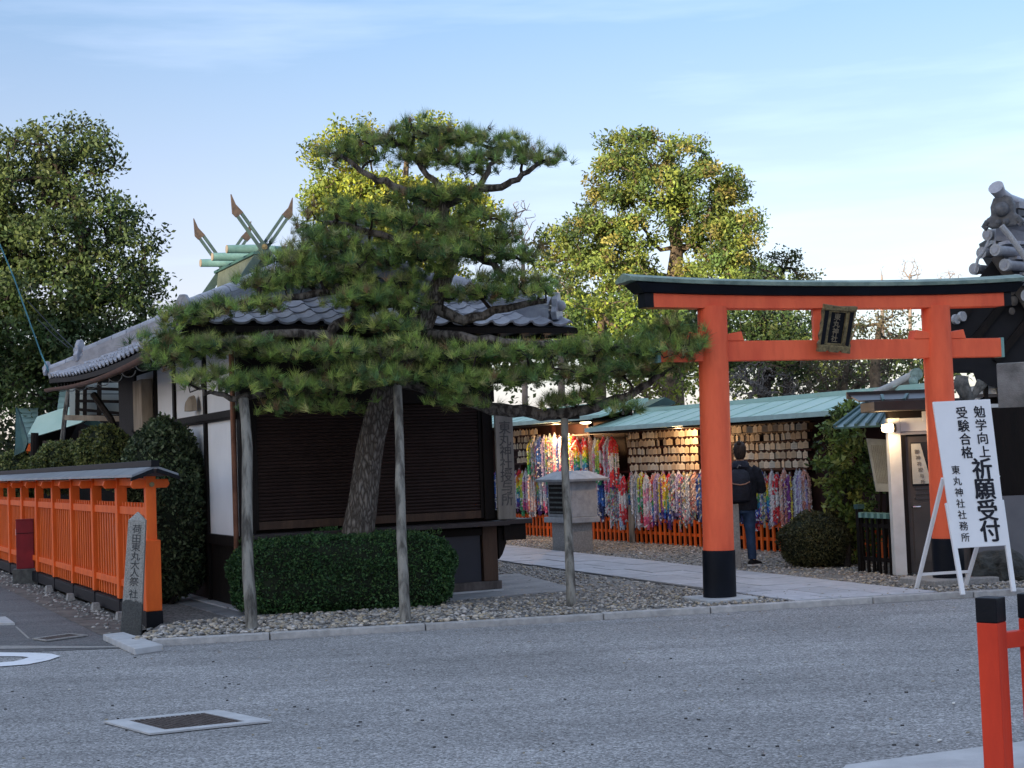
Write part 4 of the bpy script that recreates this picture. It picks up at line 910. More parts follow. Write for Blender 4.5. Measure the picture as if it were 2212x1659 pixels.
kb_('body', dark_wood, .56,2.2,.1,2.0,.05,zf)
kb_('white_post', white_k, 0,.15,0,.15,.07,kz(1935,903), bevel=.008)
kb_('white_header', white_k, .152,1.2,.005,.12,kz(1960,932)-.0,kz(1960,903), bevel=.005)
kb_('header_rail', mat('grey_rail', (.30,.29,.30)), .152,1.2,.0,.10,kz(1960,939),kz(1960,932)-.004)
kb_('dark_band', dark_wood, .0,1.2,-.01,.12,kz(1960,903)+.003,zf)
kb_('roof_fascia', mat('dark_grey_fascia', (.05,.048,.046), (.035,.033,.032), 4, .5, .1), -.22,.85,-.25,.5,zf+.003,zr, bevel=.01)
door = kb_('door', brown_k, .20,.95,.03,.07,.10,kz(1990,939)-.02)
kb_('door_frame', dark_wood, .153,.20,.0,.08,.09,kz(1990,939)-.006); kb_('door_frame', dark_wood, .95,1.0,.0,.08,.09,kz(1990,939)-.006)
kb_('door_panel', brown_k, .26,.90,.018,.03,.22,kz(1990,1085), door)
kb_('window_pane', mat('dark_glass', (.012,.014,.018), None, 3, .08), .27,.90,.02,.03,kz(1990,1050),kz(1990,955), door)
for k in range(3): kb_('vent_slat', mat('dark_slat', (.05,.05,.055)), .30,.80,.012,.028,kz(1990,1079)+k*.062,kz(1990,1079)+k*.062+.025, door)
m3 = MB(); m3.tube([K3(.25,.0,kz(1968,1095)),K3(.25,-.03,kz(1968,1095)),K3(.34,-.035,kz(1968,1095))], .014, 8); build(m3, 'door_handle', mat('chrome', (.8,.8,.8), None, 5, .15, metal=1), door, smooth=True)
# paper notice behind the window
nt_ = MB(); zz0, zz1 = kz(1990,1045), kz(1990,958)
nt_.prism([K3(.27,.0,zz0),K3(.50,.0,zz0),K3(.385,.0,zz1),K3(.27,.0,zz1)], kv*.004); no = build(nt_, 'paper_notice', mat('cream_paper', (.52,.51,.44), (.42,.41,.35), 6, .8), kiosk)
for k, ch in enumerate('御神符授与所'): glyph(ch, K3(.335+k*.012,-.004,zz1-.10-k*.075), ku, Z3, .06, mat('grey_print', (.16,.15,.13)), no, .02)
kb_('name_plate', white_k, kz and .42,.72,-.02,-.008,zf-.135,zf-.01)
for k, ch in enumerate('社務所'): glyph(ch, K3(.50+k*.07,-.0225,zf-.07), ku, Z3, .06, ink, kiosk, .03)
for k in range(3): m3 = MB(); m3.bar(K3(-.1+k*.25,-.23,zr+.005), K3(.0+k*.32,.25,zr+.085), .035, .03); build(m3, 'roof_batten', copper_d, kiosk)
m3 = MB(); m3.prism([K3(-.35,.02,zr+.002),K3(.62,.02,zr+.002),K3(.62,.55,zr+.10),K3(-.35,.55,zr+.10)], Z3*.02); build(m3, 'roof_sheet', mat('grey_brown_metal', (.06,.056,.055), None, 3, .4), kiosk)
kb_('roof_fascia', MATS['dark_grey_fascia'], -.38,.62,.50,.56,zr+.06,zr+.15)
# teal seamed lean-to roof on its left
lt1, lt2 = K3(-.42,.55,zr+.16), K3(-.25,-.1,zr-.08)
A_, B_, C_, D_ = D(1802,927,19.6), D(1920,921,19.1), D(1932,880,19.9), D(1884,864,20.6)
m3 = MB(); m3.prism([A_,B_,C_,D_], Z3*.02); lr = build(m3, 'lean_to_roof', copper_d, kiosk)
for k in range(6):
    t = k/5; m3 = MB(); m3.bar(A_.lerp(B_,t)+Z3*.035, D_.lerp(C_,t)+Z3*.035, .035, .04); build(m3, 'roof_seam', mat('dark_teal_batten', (.05,.11,.115)), lr)
m3 = MB(); m3.add([A_+Z3*.022,B_+Z3*.022,C_+Z3*.022,D_+Z3*.022],[(0,1,2,3)]); build(m3, 'roof_sheet', mat('blue_teal_sheet', (.22,.33,.35), (.15,.24,.26), 2, .4), lr)
kb_('lower_wall', mat('grey_panel', (.16,.165,.18), (.12,.125,.14), 2, .6), 1.002,2.3,.0,.05,.09,1.0)
# lamp: warm capsule
lc = PL(1916,925,KC,ku); lmp = thing('wall_lamp', lc, 'lit warm capsule lamp on the white post of the kiosk', 'lamp')
m3 = MB(); m3.tube([lc-ku*.085-kv*.08, lc-ku*.075-kv*.08, lc-ku*.04-kv*.08, lc+ku*.05-kv*.08], [.02,.045,.052,.052], 14); build(m3, 'glass_globe', emit('lamp_glow', (1.0,.72,.42), 2.6), lmp, smooth=True)
m3 = MB(); m3.tube([lc+ku*.052-kv*.08, lc+ku*.085-kv*.08], .056, 14); m3.box(lc+ku*.08-kv*.03, (.03,.08,.05), ku, kv, Z3); build(m3, 'lamp_socket', black_p, lmp)
def lamp(p, e, c=(1,.70,.38), r=.05, par=None):
    l = bpy.data.lights.new('lamp_light', 'POINT'); l.energy = e; l.color = c; l.shadow_soft_size = r; o = bpy.data.objects.new('lamp_light', l); COL.objects.link(o); o.location = p; wire_parent(o, par); 
    return o
lamp(lc-ku*.1-kv*.22, 6, par=lmp)
# cream notice board on a post
nb = thing('notice_board', G(1912,1235,.05), 'pale cream notice board with faint print between the laurel shrub and kiosk', 'notice board')
q = [D(1893,1062,19.75), D(1929,1062,19.6), D(1922,950,19.6), D(1872,947,19.9)]
m3 = MB(); m3.prism(q, Vector((.0,.03,0))); build(m3, 'board', mat('cream_board', (.42,.42,.36), (.30,.30,.26), 7, .8), nb)
for k in range(9):
    t = .15+k*.085; a = q[3].lerp(q[2],t); b = q[0].lerp(q[1],t); m3 = MB(); m3.bar(a.lerp(b,.12)-Vector((0,.004,0)), a.lerp(b,.85)-Vector((0,.004,0)), .009, .002); build(m3, 'print_line', mat('grey_print_line', (.22,.22,.19), (.36,.36,.31), 60, .8), nb)
for x in (1903,1918): m3 = MB(); m3.bar(G(x,1235,.05)+Vector((0,.15,0)), D(x,1062,19.75), .03, .03); build(m3, 'post', dark_wood, nb)
# dark picket fence with green caps
pf = thing('picket_fence', G(1895,1240,.05), 'short dark picket fence with green copper capped rail left of the kiosk', 'fence')
a, b = G(1866,1236,.05), G(1933,1243,.05); a.z = b.z = .05
dd = (b-a).normalized(); zt3 = .05+ (1237-1108)/3250*a.y
for k in range(6):
    p = a.lerp(b,k/5.5); m3 = MB(); m3.box(p+Z3*(zt3-.12)/2, (.045,.03,zt3-.12), dd, Vector((-dd.y,dd.x,0)), Z3); build(m3, 'picket', dark_wood, pf, bevel=.004)
for z in (.18, zt3-.22): m3 = MB(); m3.bar(a+Z3*z+Vector((0,.02,0)), b+Z3*z+Vector((0,.02,0)), .03, .05); build(m3, 'rail', dark_wood, pf)
m3 = MB(); m3.bar(a+Z3*(zt3-.09), b+Z3*(zt3-.09), .09, .06); build(m3, 'cap_rail', copper_d, pf)
for k in range(5):
    p = a.lerp(b,(k+.35)/5); m3 = MB(); m3.box(p+Z3*(zt3-.085), (.055,.10,.068), dd, Vector((-dd.y,dd.x,0)), Z3); build(m3, 'cap_strip', copper_g, pf)
m3 = MB(); m3.box(a-dd*.04+Z3*(zt3+.0)/2, (.07,.07,zt3), dd, Vector((-dd.y,dd.x,0)), Z3); po = build(m3, 'end_post', dark_wood, pf); m3 = MB(); m3.box(a-dd*.04+Z3*(zt3+.02), (.10,.10,.06), dd, Vector((-dd.y,dd.x,0)), Z3); build(m3, 'copper_cap', copper_d, po)
# tall stone pillar at the right edge
sp0 = G(2192,1228,.05); stp = thing('stone_pillar', sp0, 'tall square weathered stone pillar at the right edge behind the standing sign', 'pillar')
Yp = 19.2; a = D(2164,1000,Yp); b = D(2199,1000,Yp+.1); wdt = (b-a).length; top = D(2180,783,Yp).z
m3 = MB(); m3.box(Vector(((a.x+b.x)/2+.13,Yp+.17,top/2)), (wdt*1.45,.34,top), Vector((math.cos(R(-24)),math.sin(R(-24)),0)), Vector((-math.sin(R(-24)),math.cos(R(-24)),0)), Z3, taper=.92); build(m3, 'shaft', mat('stained_granite', (.36,.34,.31), (.15,.145,.135), 2.6, .9, .4, 60, detail=9), stp, bevel=.015)
# rock
def rock(c, r, sq, lab, m=stone_dk, cat='rock'):
    v, f = ico(); m3 = MB(); V_ = [Vector(x) for x in v]
    me = bpy.data.meshes.new('rock'); me.from_pydata([tuple(x*r) for x in V_], [], [tuple(map(int,x)) for x in f]); me.materials.append(m)
    o = obj_from('rock', me, label=lab, cat=cat); o.location = c; o.scale = sq
    s_ = o.modifiers.new('s','SUBSURF'); s_.levels = s_.render_levels = 3; s_.subdivision_type = 'CATMULL_CLARK'
    tx = bpy.data.textures.new('r','CLOUDS'); tx.noise_scale = .22; d_ = o.modifiers.new('d','DISPLACE'); d_.texture = tx; d_.strength = r*.7; d_.texture_coords = 'GLOBAL'
    return o
rp_ = G(2178,1262,.05); rock(rp_+Vector((.05,.35,.14)), .38, (1.25,.8,.72), 'dark rough garden rock under the right edge of the white standing sign', mat('dark_garden_rock', (.075,.08,.075), (.03,.033,.033), 8, .95, .6, 40))
# ================================================================== ema halls
wd = vdir; wn = -udir        # wall direction (away) and the side that faces the path
EP = PL(1521,1186.5,Vector((3.33,26.1,0)),wd); EP = Vector((3.33,26.1,0))
def E3(s, o, z): return EP + wd*s + wn*o + Z3*z
def epl(x, y, o=0): return PL(x,y,EP+wn*o,wd)
def es(x, y=1000, o=0): return (epl(x,y,o)-EP).dot(wd)
def ez(x, y, o=0): return epl(x,y,o).z
maroon = mat('maroon_rack', (.075,.018,.014), (.045,.012,.010), 6, .6)
s_near, s_mid, s_far = es(1905), es(1345), es(1060)
hallA = thing('plaque_hall', E3((s_near+s_mid)/2,0,0), 'long open rack hall with pale teal roof holding wooden plaques, nearer one beside the kiosk', 'rack hall')
hallB = thing('plaque_hall', E3((s_mid+s_far)/2,0,0), 'farther rack hall with pale teal roof seen between the shop corner and nearer rack', 'rack hall')
def ebox(mb, s0,s1,o0,o1,z0,z1): return mb.box(E3((s0+s1)/2,(o0+o1)/2,(z0+z1)/2), (abs(o1-o0),abs(s1-s0),z1-z0), wn, wd, Z3)
for H_, s0, s1, ze, zr2 in ((hallA, s_near-.9, s_mid, (ez(1521,915,.75)+ez(1771,896,.75))/2, (ez(1515,868,-.35)+ez(1810,851,-.35))/2-.10), (hallB, s_mid-.25, s_far+1.5, ez(1085,920,.75), 0)):
    zr2 = zr2 or ze+.25
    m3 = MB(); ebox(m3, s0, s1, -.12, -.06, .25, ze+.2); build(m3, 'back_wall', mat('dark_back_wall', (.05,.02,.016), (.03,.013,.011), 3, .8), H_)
    m3 = MB(); m3.prism([E3(s0-.3,.78,ze),E3(s0-.3,.78,ze+.05),E3(s0-.1,-.35,zr2+.05),E3(s0-.1,-.35,zr2)], wd*(s1-s0+.3)); rfA = build(m3, 'roof', teal_roof, H_)
    m3 = MB(); m3.prism([E3(s1+.0,.78,ze+.003),E3(s1+.0,.78,ze+.045),E3(s1+.9,-.35,zr2+.045),E3(s1,-.35,zr2+.045)], wd*.02)
    m3 = MB(); m3.add([E3(s1,.78,ze+.05),E3(s1+.55,.0,ze+.10),E3(s1+.2,-.35,zr2+.05),E3(s1,-.35,zr2+.05)],[(0,1,2,3)]); 
    k = 0; s = s0
    while s < s1:
        m3 = MB(); m3.bar(E3(s,.78,ze+.056), E3(s+.15,-.35,zr2+.056), .022, .014); build(m3, 'roof_seam', teal_roof, rfA); s += .62
    m3 = MB(); m3.bar(E3(s0-.1,-.35,zr2+.07), E3(s1,-.35,zr2+.07), .14, .07); build(m3, 'roof_ridge', teal_roof, rfA)
    m3 = MB(); ebox(m3, s0, s1, .76, .80, ze-.02, ze+.055); build(m3, 'eave_trim', mat('pale_teal_trim', (.45,.60,.55)), H_)
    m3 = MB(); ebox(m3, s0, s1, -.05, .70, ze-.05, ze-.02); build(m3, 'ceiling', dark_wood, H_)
    s = s0
    while s <= s1+.01:
        m3 = MB(); ebox(m3, s-.04, s+.04, -.06, .02, .05, ze-.05); build(m3, 'post', maroon, H_); s += 1.55
ze = (ez(1521,915,.75)+ez(1771,896,.75))/2; zeB = ez(1085,920,.75)
# far ridge behind (hall B upper roof)
m3 = MB(); m3.prism([D(1130,905,36),D(1436,858,33),D(1458,870,33),D(1450,876,33),D(1130,915,36)], Vector((0,.6,0))); build(m3, 'back_roof', teal_roof, hallB)
m3 = MB(); m3.prism([D(1395,880,32.8),D(1437,858,32.8),D(1459,868,32.8),D(1459,873,32.8)], Vector((0,.1,0))); build(m3, 'gable_trim', copper_d, hallB)
# shelves with plaques
rowsz = [ez(1560,y) for y in (937,957,975,994,1012)]; rowsz = [z for z in rowsz]
pitch = (rowsz[0]-rowsz[-1])/4; rowsz = [rowsz[-1]+pitch*k for k in (4.95,4,3,2,1,0)]   # top to bottom
ema_m = leafmat('plaque_wood', .7, 0)
pm_ = MB(); w, hgt = .064, .118
pm_.prism([(-w,0,0),(w,0,0),(w,0,hgt*.8),(w*.45,0,hgt*.86),(0,0,hgt*1.08),(-w*.45,0,hgt*.86),(-w,0,hgt*.8)], (0,-.008,0), tint=(.62,.50,.34))
for q in range(3): pm_.box((0,-.0085,.026+q*.022), (.08,.001,.006), tint=(.40,.32,.22))
variants = []
for base in ((.80,.66,.48),(.74,.58,.40),(.86,.76,.60),(.62,.47,.32)):
    vv = MB(); vv.v = pm_.v; vv.f = pm_.f; vv.tint = [base if t == (.62,.50,.34) else tuple(c*.6 for c in base) for t in pm_.tint]; variants.append(mesh_of(vv, 'plaque', ema_m))
eb = Matrix((wd*-1, udir, Z3)).transposed().to_4x4()
eb = Matrix((wd, wn*-1, Z3)).transposed().to_4x4()
rown = ['topmost','second','third','fourth','fifth','lowest']
ne = 0; extra = MB(); spans = [(es(1750),es(1590),'right of the near torii pillar',0,6),(es(1513),es(1366),'left of the near torii pillar',0,6),(es(1166),es(1088),'beside the shop corner',1,6)]
for (a0, a1, where, r0, r1) in spans:
    for r in range(r0, r1):
        z = rowsz[r] + (0 if 'shop' not in where else zeB-ze-.02)
        m3 = MB(); ebox(m3, min(a0,a1)-.1, max(a0,a1)+.1, -.01, .05, z-.045, z-.010); build(m3, 'rack_rail', maroon, hallA if 'torii' in where else hallB)
        s = min(a0,a1)
        while s < max(a0,a1):
            if 'shop' in where and r > 3 and s > (a0+a1)/2: break
            if RNG.random() > .02:
                mm = eb @ Matrix.Rotation(RNG.normal(0,.06), 4, 'Y') @ Matrix.Rotation(RNG.normal(0,.12), 4, 'Z'); mm.translation = E3(s, .062+RNG.uniform(0,.02), z-.005+RNG.uniform(-.008,.006))
                me = variants[RNG.integers(0,4)]
                if ne < 296:
                    obj_from('wooden_plaque', me, label='small pale wooden prayer plaque in the %s rack row %s' % (rown[r], where), cat='plaque', group='prayer plaques in the %s row %s' % (rown[r], where), basis=mm); ne += 1
                else: 
                    vs = [mm @ v.co for v in me.vertices]; extra.add(vs, [tuple(p.vertices) for p in me.polygons]); extra.tint += [(.6,.5,.36)]*len(me.polygons)
            s += .137+abs(RNG.normal(0,.010))*(6 if RNG.random() < .06 else 1)
if extra.v: build(extra, 'wooden_plaques', ema_m, kind='stuff', label='remaining small wooden prayer plaques crowded on the racks')
# vermilion lattice under the racks
lf = thing('low_lattice', E3(0,.15,0), 'low bright orange picket lattice under the hanging paper cranes', 'fence')
s = s_near-.6; zl = .46
lme = MB(); lme.box((0,0,0), (.050,.03,zl)); lmm = mesh_of(lme, 'picket', orange_p); lb = Matrix((wd, wn, Z3)).transposed().to_4x4()
while s < s_far+.8:
    mm = lb.copy(); mm.translation = E3(s,.15,.05+zl/2); obj_from('picket', lmm, lf, basis=mm); s += .165
for z in (.22,.44):
    m3 = MB(); ebox(m3, s_near-.7, s_far+.8, .10, .132, z, z+.05); build(m3, 'rail', orange_p, lf)
m3 = MB(); ebox(m3, s_near-.7, s_far+.8, -.10, -.05, .03, .7); build(m3, 'dark_backing', dark_wood, lf)
m3 = MB(); m3.bar(E3(es(1384),.25,.05), E3(es(1384),.25,.75), .10, .10); build(m3, 'grey_post', pole_m, label='short grey post standing in front of the orange lattice under the cranes', cat='post', bevel=.01)
# strings of paper cranes
RB = [(.75,.03,.05),(.85,.30,.03),(.85,.68,.03),(.10,.50,.12),(.03,.35,.55),(.03,.10,.50),(.14,.03,.22)]
PAL = {'rainbow': RB, 'pink and white': [(.80,.78,.80),(.80,.35,.50),(.80,.72,.75),(.75,.15,.30)], 'red and white': [(.75,.04,.06),(.80,.76,.74),(.75,.05,.06)],
 'silver grey': [(.62,.64,.68),(.76,.77,.80),(.5,.51,.55)], 'pale blue': [(.45,.60,.75),(.62,.70,.80),(.20,.40,.65)], 'yellow and green': [(.82,.70,.08),(.45,.62,.10),(.05,.40,.18)],
 'salmon': [(.80,.42,.32),(.78,.55,.45),(.72,.30,.22)], 'deep blue': [(.03,.08,.35),(.05,.18,.55),(.02,.04,.16)], 'mixed patchwork': [(.6,.15,.2),(.2,.35,.3),(.6,.55,.5),(.12,.12,.2),(.65,.5,.2),(.35,.4,.55)],
 'lilac': [(.50,.42,.65),(.65,.60,.75),(.40,.30,.55)], 'green': [(.04,.30,.14),(.15,.5,.25),(.5,.65,.5)], 'purple and yellow': [(.25,.05,.30),(.80,.62,.10),(.30,.08,.35)]}
PN_ = list(PAL)
def crane_bundle(s, o, ztop, ln, wid, pname, label, group, par=None):
    m3 = MB(); pal = PAL[pname]; band = pname in ('rainbow','yellow and green','pink and white','red and white','salmon','deep blue')
    nst = 11; 
    for k in range(nst):
        ox = RNG.normal(0,wid*.42); oo = RNG.normal(0,wid*.30); L_k = ln*RNG.uniform(.82,1.0); n = int(L_k/.034); ph = RNG.uniform(-.06,.06)
        colk = pal[RNG.integers(0,len(pal))]
        for i in range(n):
            t = i/n; spread = min(1,t*5+.15); z = ztop-.04-L_k*t
            c = E3(s+ox*spread+RNG.normal(0,.005), o+oo*spread, z)
            if band: col = pal[min(len(pal)-1, int(np.clip(t+ph,0,.999)*len(pal)))]
            elif pname == 'mixed patchwork': col = pal[RNG.integers(0,len(pal))]
            else: col = colk
            r = .030*RNG.uniform(.85,1.2); a = RNG.uniform(0,6.28); col = tuple(np.clip((np.array(col) if RNG.random() > .14 else np.array((.78,.76,.76)))*RNG.uniform(.95,1.2)+.04,.01,.9))
            X = Vector((math.cos(a),math.sin(a),0))*r; Y = Vector((-math.sin(a),math.cos(a),0))*r*.55
            m3.add([c-X-Z3*r*.5, c+X-Z3*r*.5, c-Y+Z3*r*.9, c+Y+Z3*r*.9], [(0,1,2),(1,0,3),(0,2,3),(1,3,2)], col)
    m3.tube([E3(s,o,ztop+.02), E3(s,o,ztop-.06)], .012, 4, tint=(.5,.5,.5))
    return build(m3, 'paper_crane_bundle', paper_m, label=label, cat='paper cranes', group=group)
zs_t = ez(1600,1020); 
a0, a1 = es(1758), es(1078); n = 98; lower = []
seqn = ['lilac','purple and yellow','pale blue','silver grey','green','pale blue','deep blue','salmon','mixed patchwork','silver grey']
for k in range(n):
    s = a0+(a1-a0)*(k+.5)/n; s += RNG.normal(0,.02)
    px = k/n
    if k in (36,46,59,70,81,86): pn_ = 'rainbow'
    elif k in (40,75,90,95,100): pn_ = 'pink and white'
    else: pn_ = PN_[[3,3,4,8,9,6,8,1,3,10,7,11,5,2,3,0,8][RNG.integers(0,17)]]
    zt4 = zs_t + RNG.uniform(-.03,.05) + (.12 if k > 56 else 0); ln = RNG.uniform(.74,1.06)
    crane_bundle(s, .10+RNG.uniform(0,.12), zt4, ln, .135, pn_, '%s paper crane bundle, %s from the kiosk end of the lower rail' % (pn_, ordinal(k+1)), 'paper crane bundles along the lower rail')
a0, a1 = es(1358), es(1170); n = 24
for k in range(n):
    s = a0+(a1-a0)*(k+.5)/n; pn_ = ['red and white','rainbow','pink and white','red and white','yellow and green','pink and white','salmon','rainbow'][k%8] if k < 14 else ['deep blue','pink and white','mixed patchwork','yellow and green','lilac'][k%5]
    crane_bundle(s, .22+RNG.uniform(0,.10), ze-.10+RNG.uniform(-.05,.03)+(.1 if k > 10 else 0), RNG.uniform(.80,1.05), .13, pn_, '%s paper crane bundle, %s from the right of the upper cluster' % (pn_, ordinal(k+1)), 'paper crane bundles hanging under the eave')
m3 = MB(); ebox(m3, es(1758), es(1078), .10, .13, zs_t+.03, zs_t+.06); build(m3, 'hanging_rail', maroon, hallA)
m3 = MB(); ebox(m3, es(1362), es(1168), .22, .25, ze-.06, ze-.03); build(m3, 'hanging_rail', maroon, hallA)
# lit lamps under the eaves
for (x, y, e, nm) in ((1462,919,14,'lit oval lamp under the teal eave left of the near torii pillar'),(1265,913,28,'lit oval lamp under the far teal eave above the stone box')):
    p = epl(x,y,.55); tl_ = thing('eave_lamp', p, nm, 'lamp'); m3 = MB(); m3.sphere(p, .085, 12, 8, sq=(1.3,1.3,.35)); build(m3, 'lamp_globe', emit('lamp_glow_%d'%x, (1,.78,.45), 2.4), tl_, smooth=True)
    lamp(p-Z3*.12-wn*.02+wd*(1.3 if x < 1300 else 0), e, par=tl_, c=(1,.60,.28))  # far lamp's light moved off its globe along the eave to warm plaques
# ================================================================== stone box lantern
LB = G(1239,1193,.05); LB.z = .05
lb_ = thing('stone_box_lantern', LB, 'grey stone box lantern with hipped lid and louvred side beyond the path', 'stone lantern')
def J3(u, v, z): return LB+udir*u+vdir*v+Z3*z
def jb(nm, m, u0,u1,v0,v1,z0,z1, par=None, bevel=.012): 
    m3 = MB(); m3.box(J3((u0+u1)/2,(v0+v1)/2,(z0+z1)/2), (u1-u0,v1-v0,z1-z0), udir, vdir, Z3); return build(m3, nm, m, par or lb_, bevel=bevel)
sc_ = LB.y/3250
zj = lambda y: (1193-y)*sc_
stl = mat('pale_lantern_stone', (.42,.43,.44), (.30,.31,.32), 9, .9, .3, 60)
jb('pedestal', stone_m, .0,.40,.02,.78,0,zj(1131)); jb('pedestal_slab', stl, -.06,.52,-.06,.96,zj(1131),zj(1119))
bd_ = jb('box_body', stl, .0,.50,.0,.90,zj(1119)+.002,zj(1042))
jb('louvre_recess', dark_wood, -.005,.02,.08,.84,zj(1112),zj(1048), bd_, 0)
for k in range(6): jb('louvre', stone_dk, -.02,.01,.09,.83,zj(1110)+k*.085,zj(1110)+k*.085+.03, bd_, 0)
jb('corner_trim', stl, -.03,.0,.0,.08,zj(1119)+.004,zj(1042)-.004, bd_, .004)
m3 = MB(); z0, z1, z2 = zj(1042)+.002, zj(1036), zj(1019)
m3.loft([[J3(u,v,z) for u,v in ((-.16+k,-.16+k),(.66-k,-.16+k),(.66-k,1.06-k),(-.16+k,1.06-k))] for z,k in ((z0,.02),(z1,0),(z2,.26))]); build(m3, 'hipped_lid', stl, lb_, bevel=.01)
# grey stone post behind torii pillar
m3 = MB(); p = G(1592,1226,.05); p.z = 0; m3.box(p+Z3*.47, (.10,.10,.94), tdir, tn, Z3); build(m3, 'stone_post', stone_m, label='slim grey stone post just right of the near torii pillar', cat='post', bevel=.012)
# ================================================================== bollards and rails in the foreground
bo_c = []
BP = D(2149,1293,7.0); Xb = Vector((math.cos(R(-42)),math.sin(R(-42)),0)); Yb = Vector((-Xb.y,Xb.x,0)); bw_ = .102
zt5 = BP.z
rb = thing('post_and_rail', (BP.x+.05,BP.y+.05,0), 'red post and rail barrier with black post tops in the right foreground', 'barrier')
rd = Vector((math.cos(R(0)),math.sin(R(0)),0))
c1_ = BP + Xb*.0 + Yb*(bw_*.707*0); c1_ = Vector((BP.x+.0, BP.y+bw_*.7, 0))
rdir = (Vector((.225,.11,0))).normalized()
for k in range(5):
    c = c1_ + rdir*.26*k; 
    m3 = MB(); m3.box(c+Z3*(zt5-.115)/2, (bw_,bw_,zt5-.115), Xb, Yb, Z3); po = build(m3, 'post', red_p, rb, bevel=.005)
    m3 = MB(); m3.box(c+Z3*(zt5-.057), (bw_+.002,bw_+.002,.115), Xb, Yb, Z3); build(m3, 'post_top', black_p, po, bevel=.005)
    if k < 4:
        a = c+Z3*(zt5-.205)+rdir*.03; b = c+rdir*.23+Z3*(zt5-.205); m3 = MB(); m3.bar(a, b, .05, .075); build(m3, 'rail', red_p, rb, bevel=.004)
# ================================================================== support poles under the pine
def pole(x0, y0, x1, y1, Yt, r, lab, zc=None):
    a = G(x0,y0,.05); b = D(x1,y1,Yt); m3 = MB(); n = 9
    P = [a.lerp(b,i/n)+Vector((RNG.normal(0,.004)+.012*math.sin(i*.7+x0),RNG.normal(0,.004),0)) for i in range(n+1)]
    m3.tube(P, [r*(1.08-.22*i/n)*RNG.uniform(.94,1.05) for i in range(n+1)], 12); return build(m3, 'support_pole', pole_m, smooth=True, label=lab, cat='pole', group='wooden props holding up the pine')
pole(543,1361,526,862,15.9,.060,'thick weathered grey prop standing at the left front of the clipped hedge')
pole(876,1346,857,835,16.3,.054,'leaning grey prop standing right of the pine trunk in front of hedge')
pole(1232,1313,1219,898,17.0,.048,'slim grey prop standing in the gravel under the right pine limb')
m3 = MB(); c = D(1221,897,17.0); m3.tube([c-Vector((.16,0,0)), c+Vector((.16,0,.0))], .05, 10); build(m3, 'prop_crossbar', bark_d, smooth=True, label='short dark crossbar on top of the slim right prop', cat='crossbar')
# ================================================================== tiled gate roof upper right
gate = thing('gate_roof_building', D(2190,900,24), 'dark timbered gate building with heavy grey round tile roof at the upper right', 'building')
def disc_tile(x, y, Y, r, ln, par, drop=.0):
    p = D(x,y,Y); ax = Vector((.78,.63,-drop)).normalized(); m3 = MB(); m3.tube([p, p+ax*ln], r*.86, 16); t_ = build(m3, 'round_tile', tile_m, par, smooth=True)
    m3 = MB(); fc = Vector((-.55,-.83,0)).normalized()
    m3.tube([p-ax*.02, p+ax*.06], r*1.04, 20); build(m3, 'tile_end_disc', mat('pale_tile_face', (.42,.43,.45), (.28,.29,.31), 30, .6, .4, 60), t_, smooth=True)
    m3 = MB(); m3.tube([p-ax*.03, p-ax*.018], r*.55, 14); build(m3, 'end_crest', tile_m, t_, smooth=True); return t_
gr_ = MB(); gr_.prism([D(2158,536,24.3),D(2236,668,24.3),D(2900,690,24.6),D(2900,505,24.6),D(2150,505,24.5)], Vector((.1,1.2,0))); gro = build(gr_, 'roof', tile_dark, gate)
for (x, y) in ((2134,507),(2121,546),(2105,581)): disc_tile(x, y, 24.5, .092, .50, gro)
for (x, y) in ((2151,540),(2171,572),(2195,605),(2218,638)): disc_tile(x, y, 23.5, .092, 5.5, gro)
for (x, y) in ((2166,525),(2188,558),(2212,590)):
    p = D(x,y,23.8); m3 = MB(); m3.bar(p, p+Vector((1.5,.6,.0)), .20, .05); build(m3, 'pan_tile', tile_m, gro)
m3 = MB(); m3.tube([D(2136,520,24.2),D(2128,538,24.2),D(2112,560,24.2),D(2106,590,24.2)], .025, 6); build(m3, 'verge_trim', MATS['pale_tile_face'], gro, smooth=True)
m3 = MB(); m3.tube([D(2146,520,24.0),D(2153,545,24.0),D(2170,580,24.0),D(2196,618,24.0),D(2222,650,24.0)], .03, 6); build(m3, 'verge_trim', MATS['pale_tile_face'], gro, smooth=True)
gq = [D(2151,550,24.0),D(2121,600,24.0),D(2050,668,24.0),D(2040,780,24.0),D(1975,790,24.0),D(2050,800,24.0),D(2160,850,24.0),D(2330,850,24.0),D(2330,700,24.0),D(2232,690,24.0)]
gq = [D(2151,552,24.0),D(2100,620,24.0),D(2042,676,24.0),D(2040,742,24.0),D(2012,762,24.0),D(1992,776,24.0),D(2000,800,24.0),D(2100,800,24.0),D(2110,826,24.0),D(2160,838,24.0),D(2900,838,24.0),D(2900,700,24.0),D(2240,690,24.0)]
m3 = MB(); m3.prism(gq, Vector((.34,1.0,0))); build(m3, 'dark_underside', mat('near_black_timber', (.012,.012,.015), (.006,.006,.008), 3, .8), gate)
for (a, b) in (((2075,690),(2140,600)),((2100,740),(2180,640)),((2150,780),(2230,680))):
    m3 = MB(); m3.bar(D(*a,23.96), D(*b,23.96), .05, .12); build(m3, 'rafter', dark_wood, gate)
m3 = MB(); m3.bar(D(2150,553,23.9), D(2235,680,23.9), .05, .16); build(m3, 'bargeboard', mat('grey_timber', (.13,.115,.10), (.07,.06,.055), 6, .8), gate)
for (x, y, r) in ((2183,625,.09),(2190,650,.07),(2176,645,.06),(2186,672,.05)):
    m3 = MB(); m3.sphere(D(x,y,23.85), r, 10, 8, sq=(1,.4,1.2)); build(m3, 'carved_pendant', MATS['grey_timber'], gate, smooth=True)
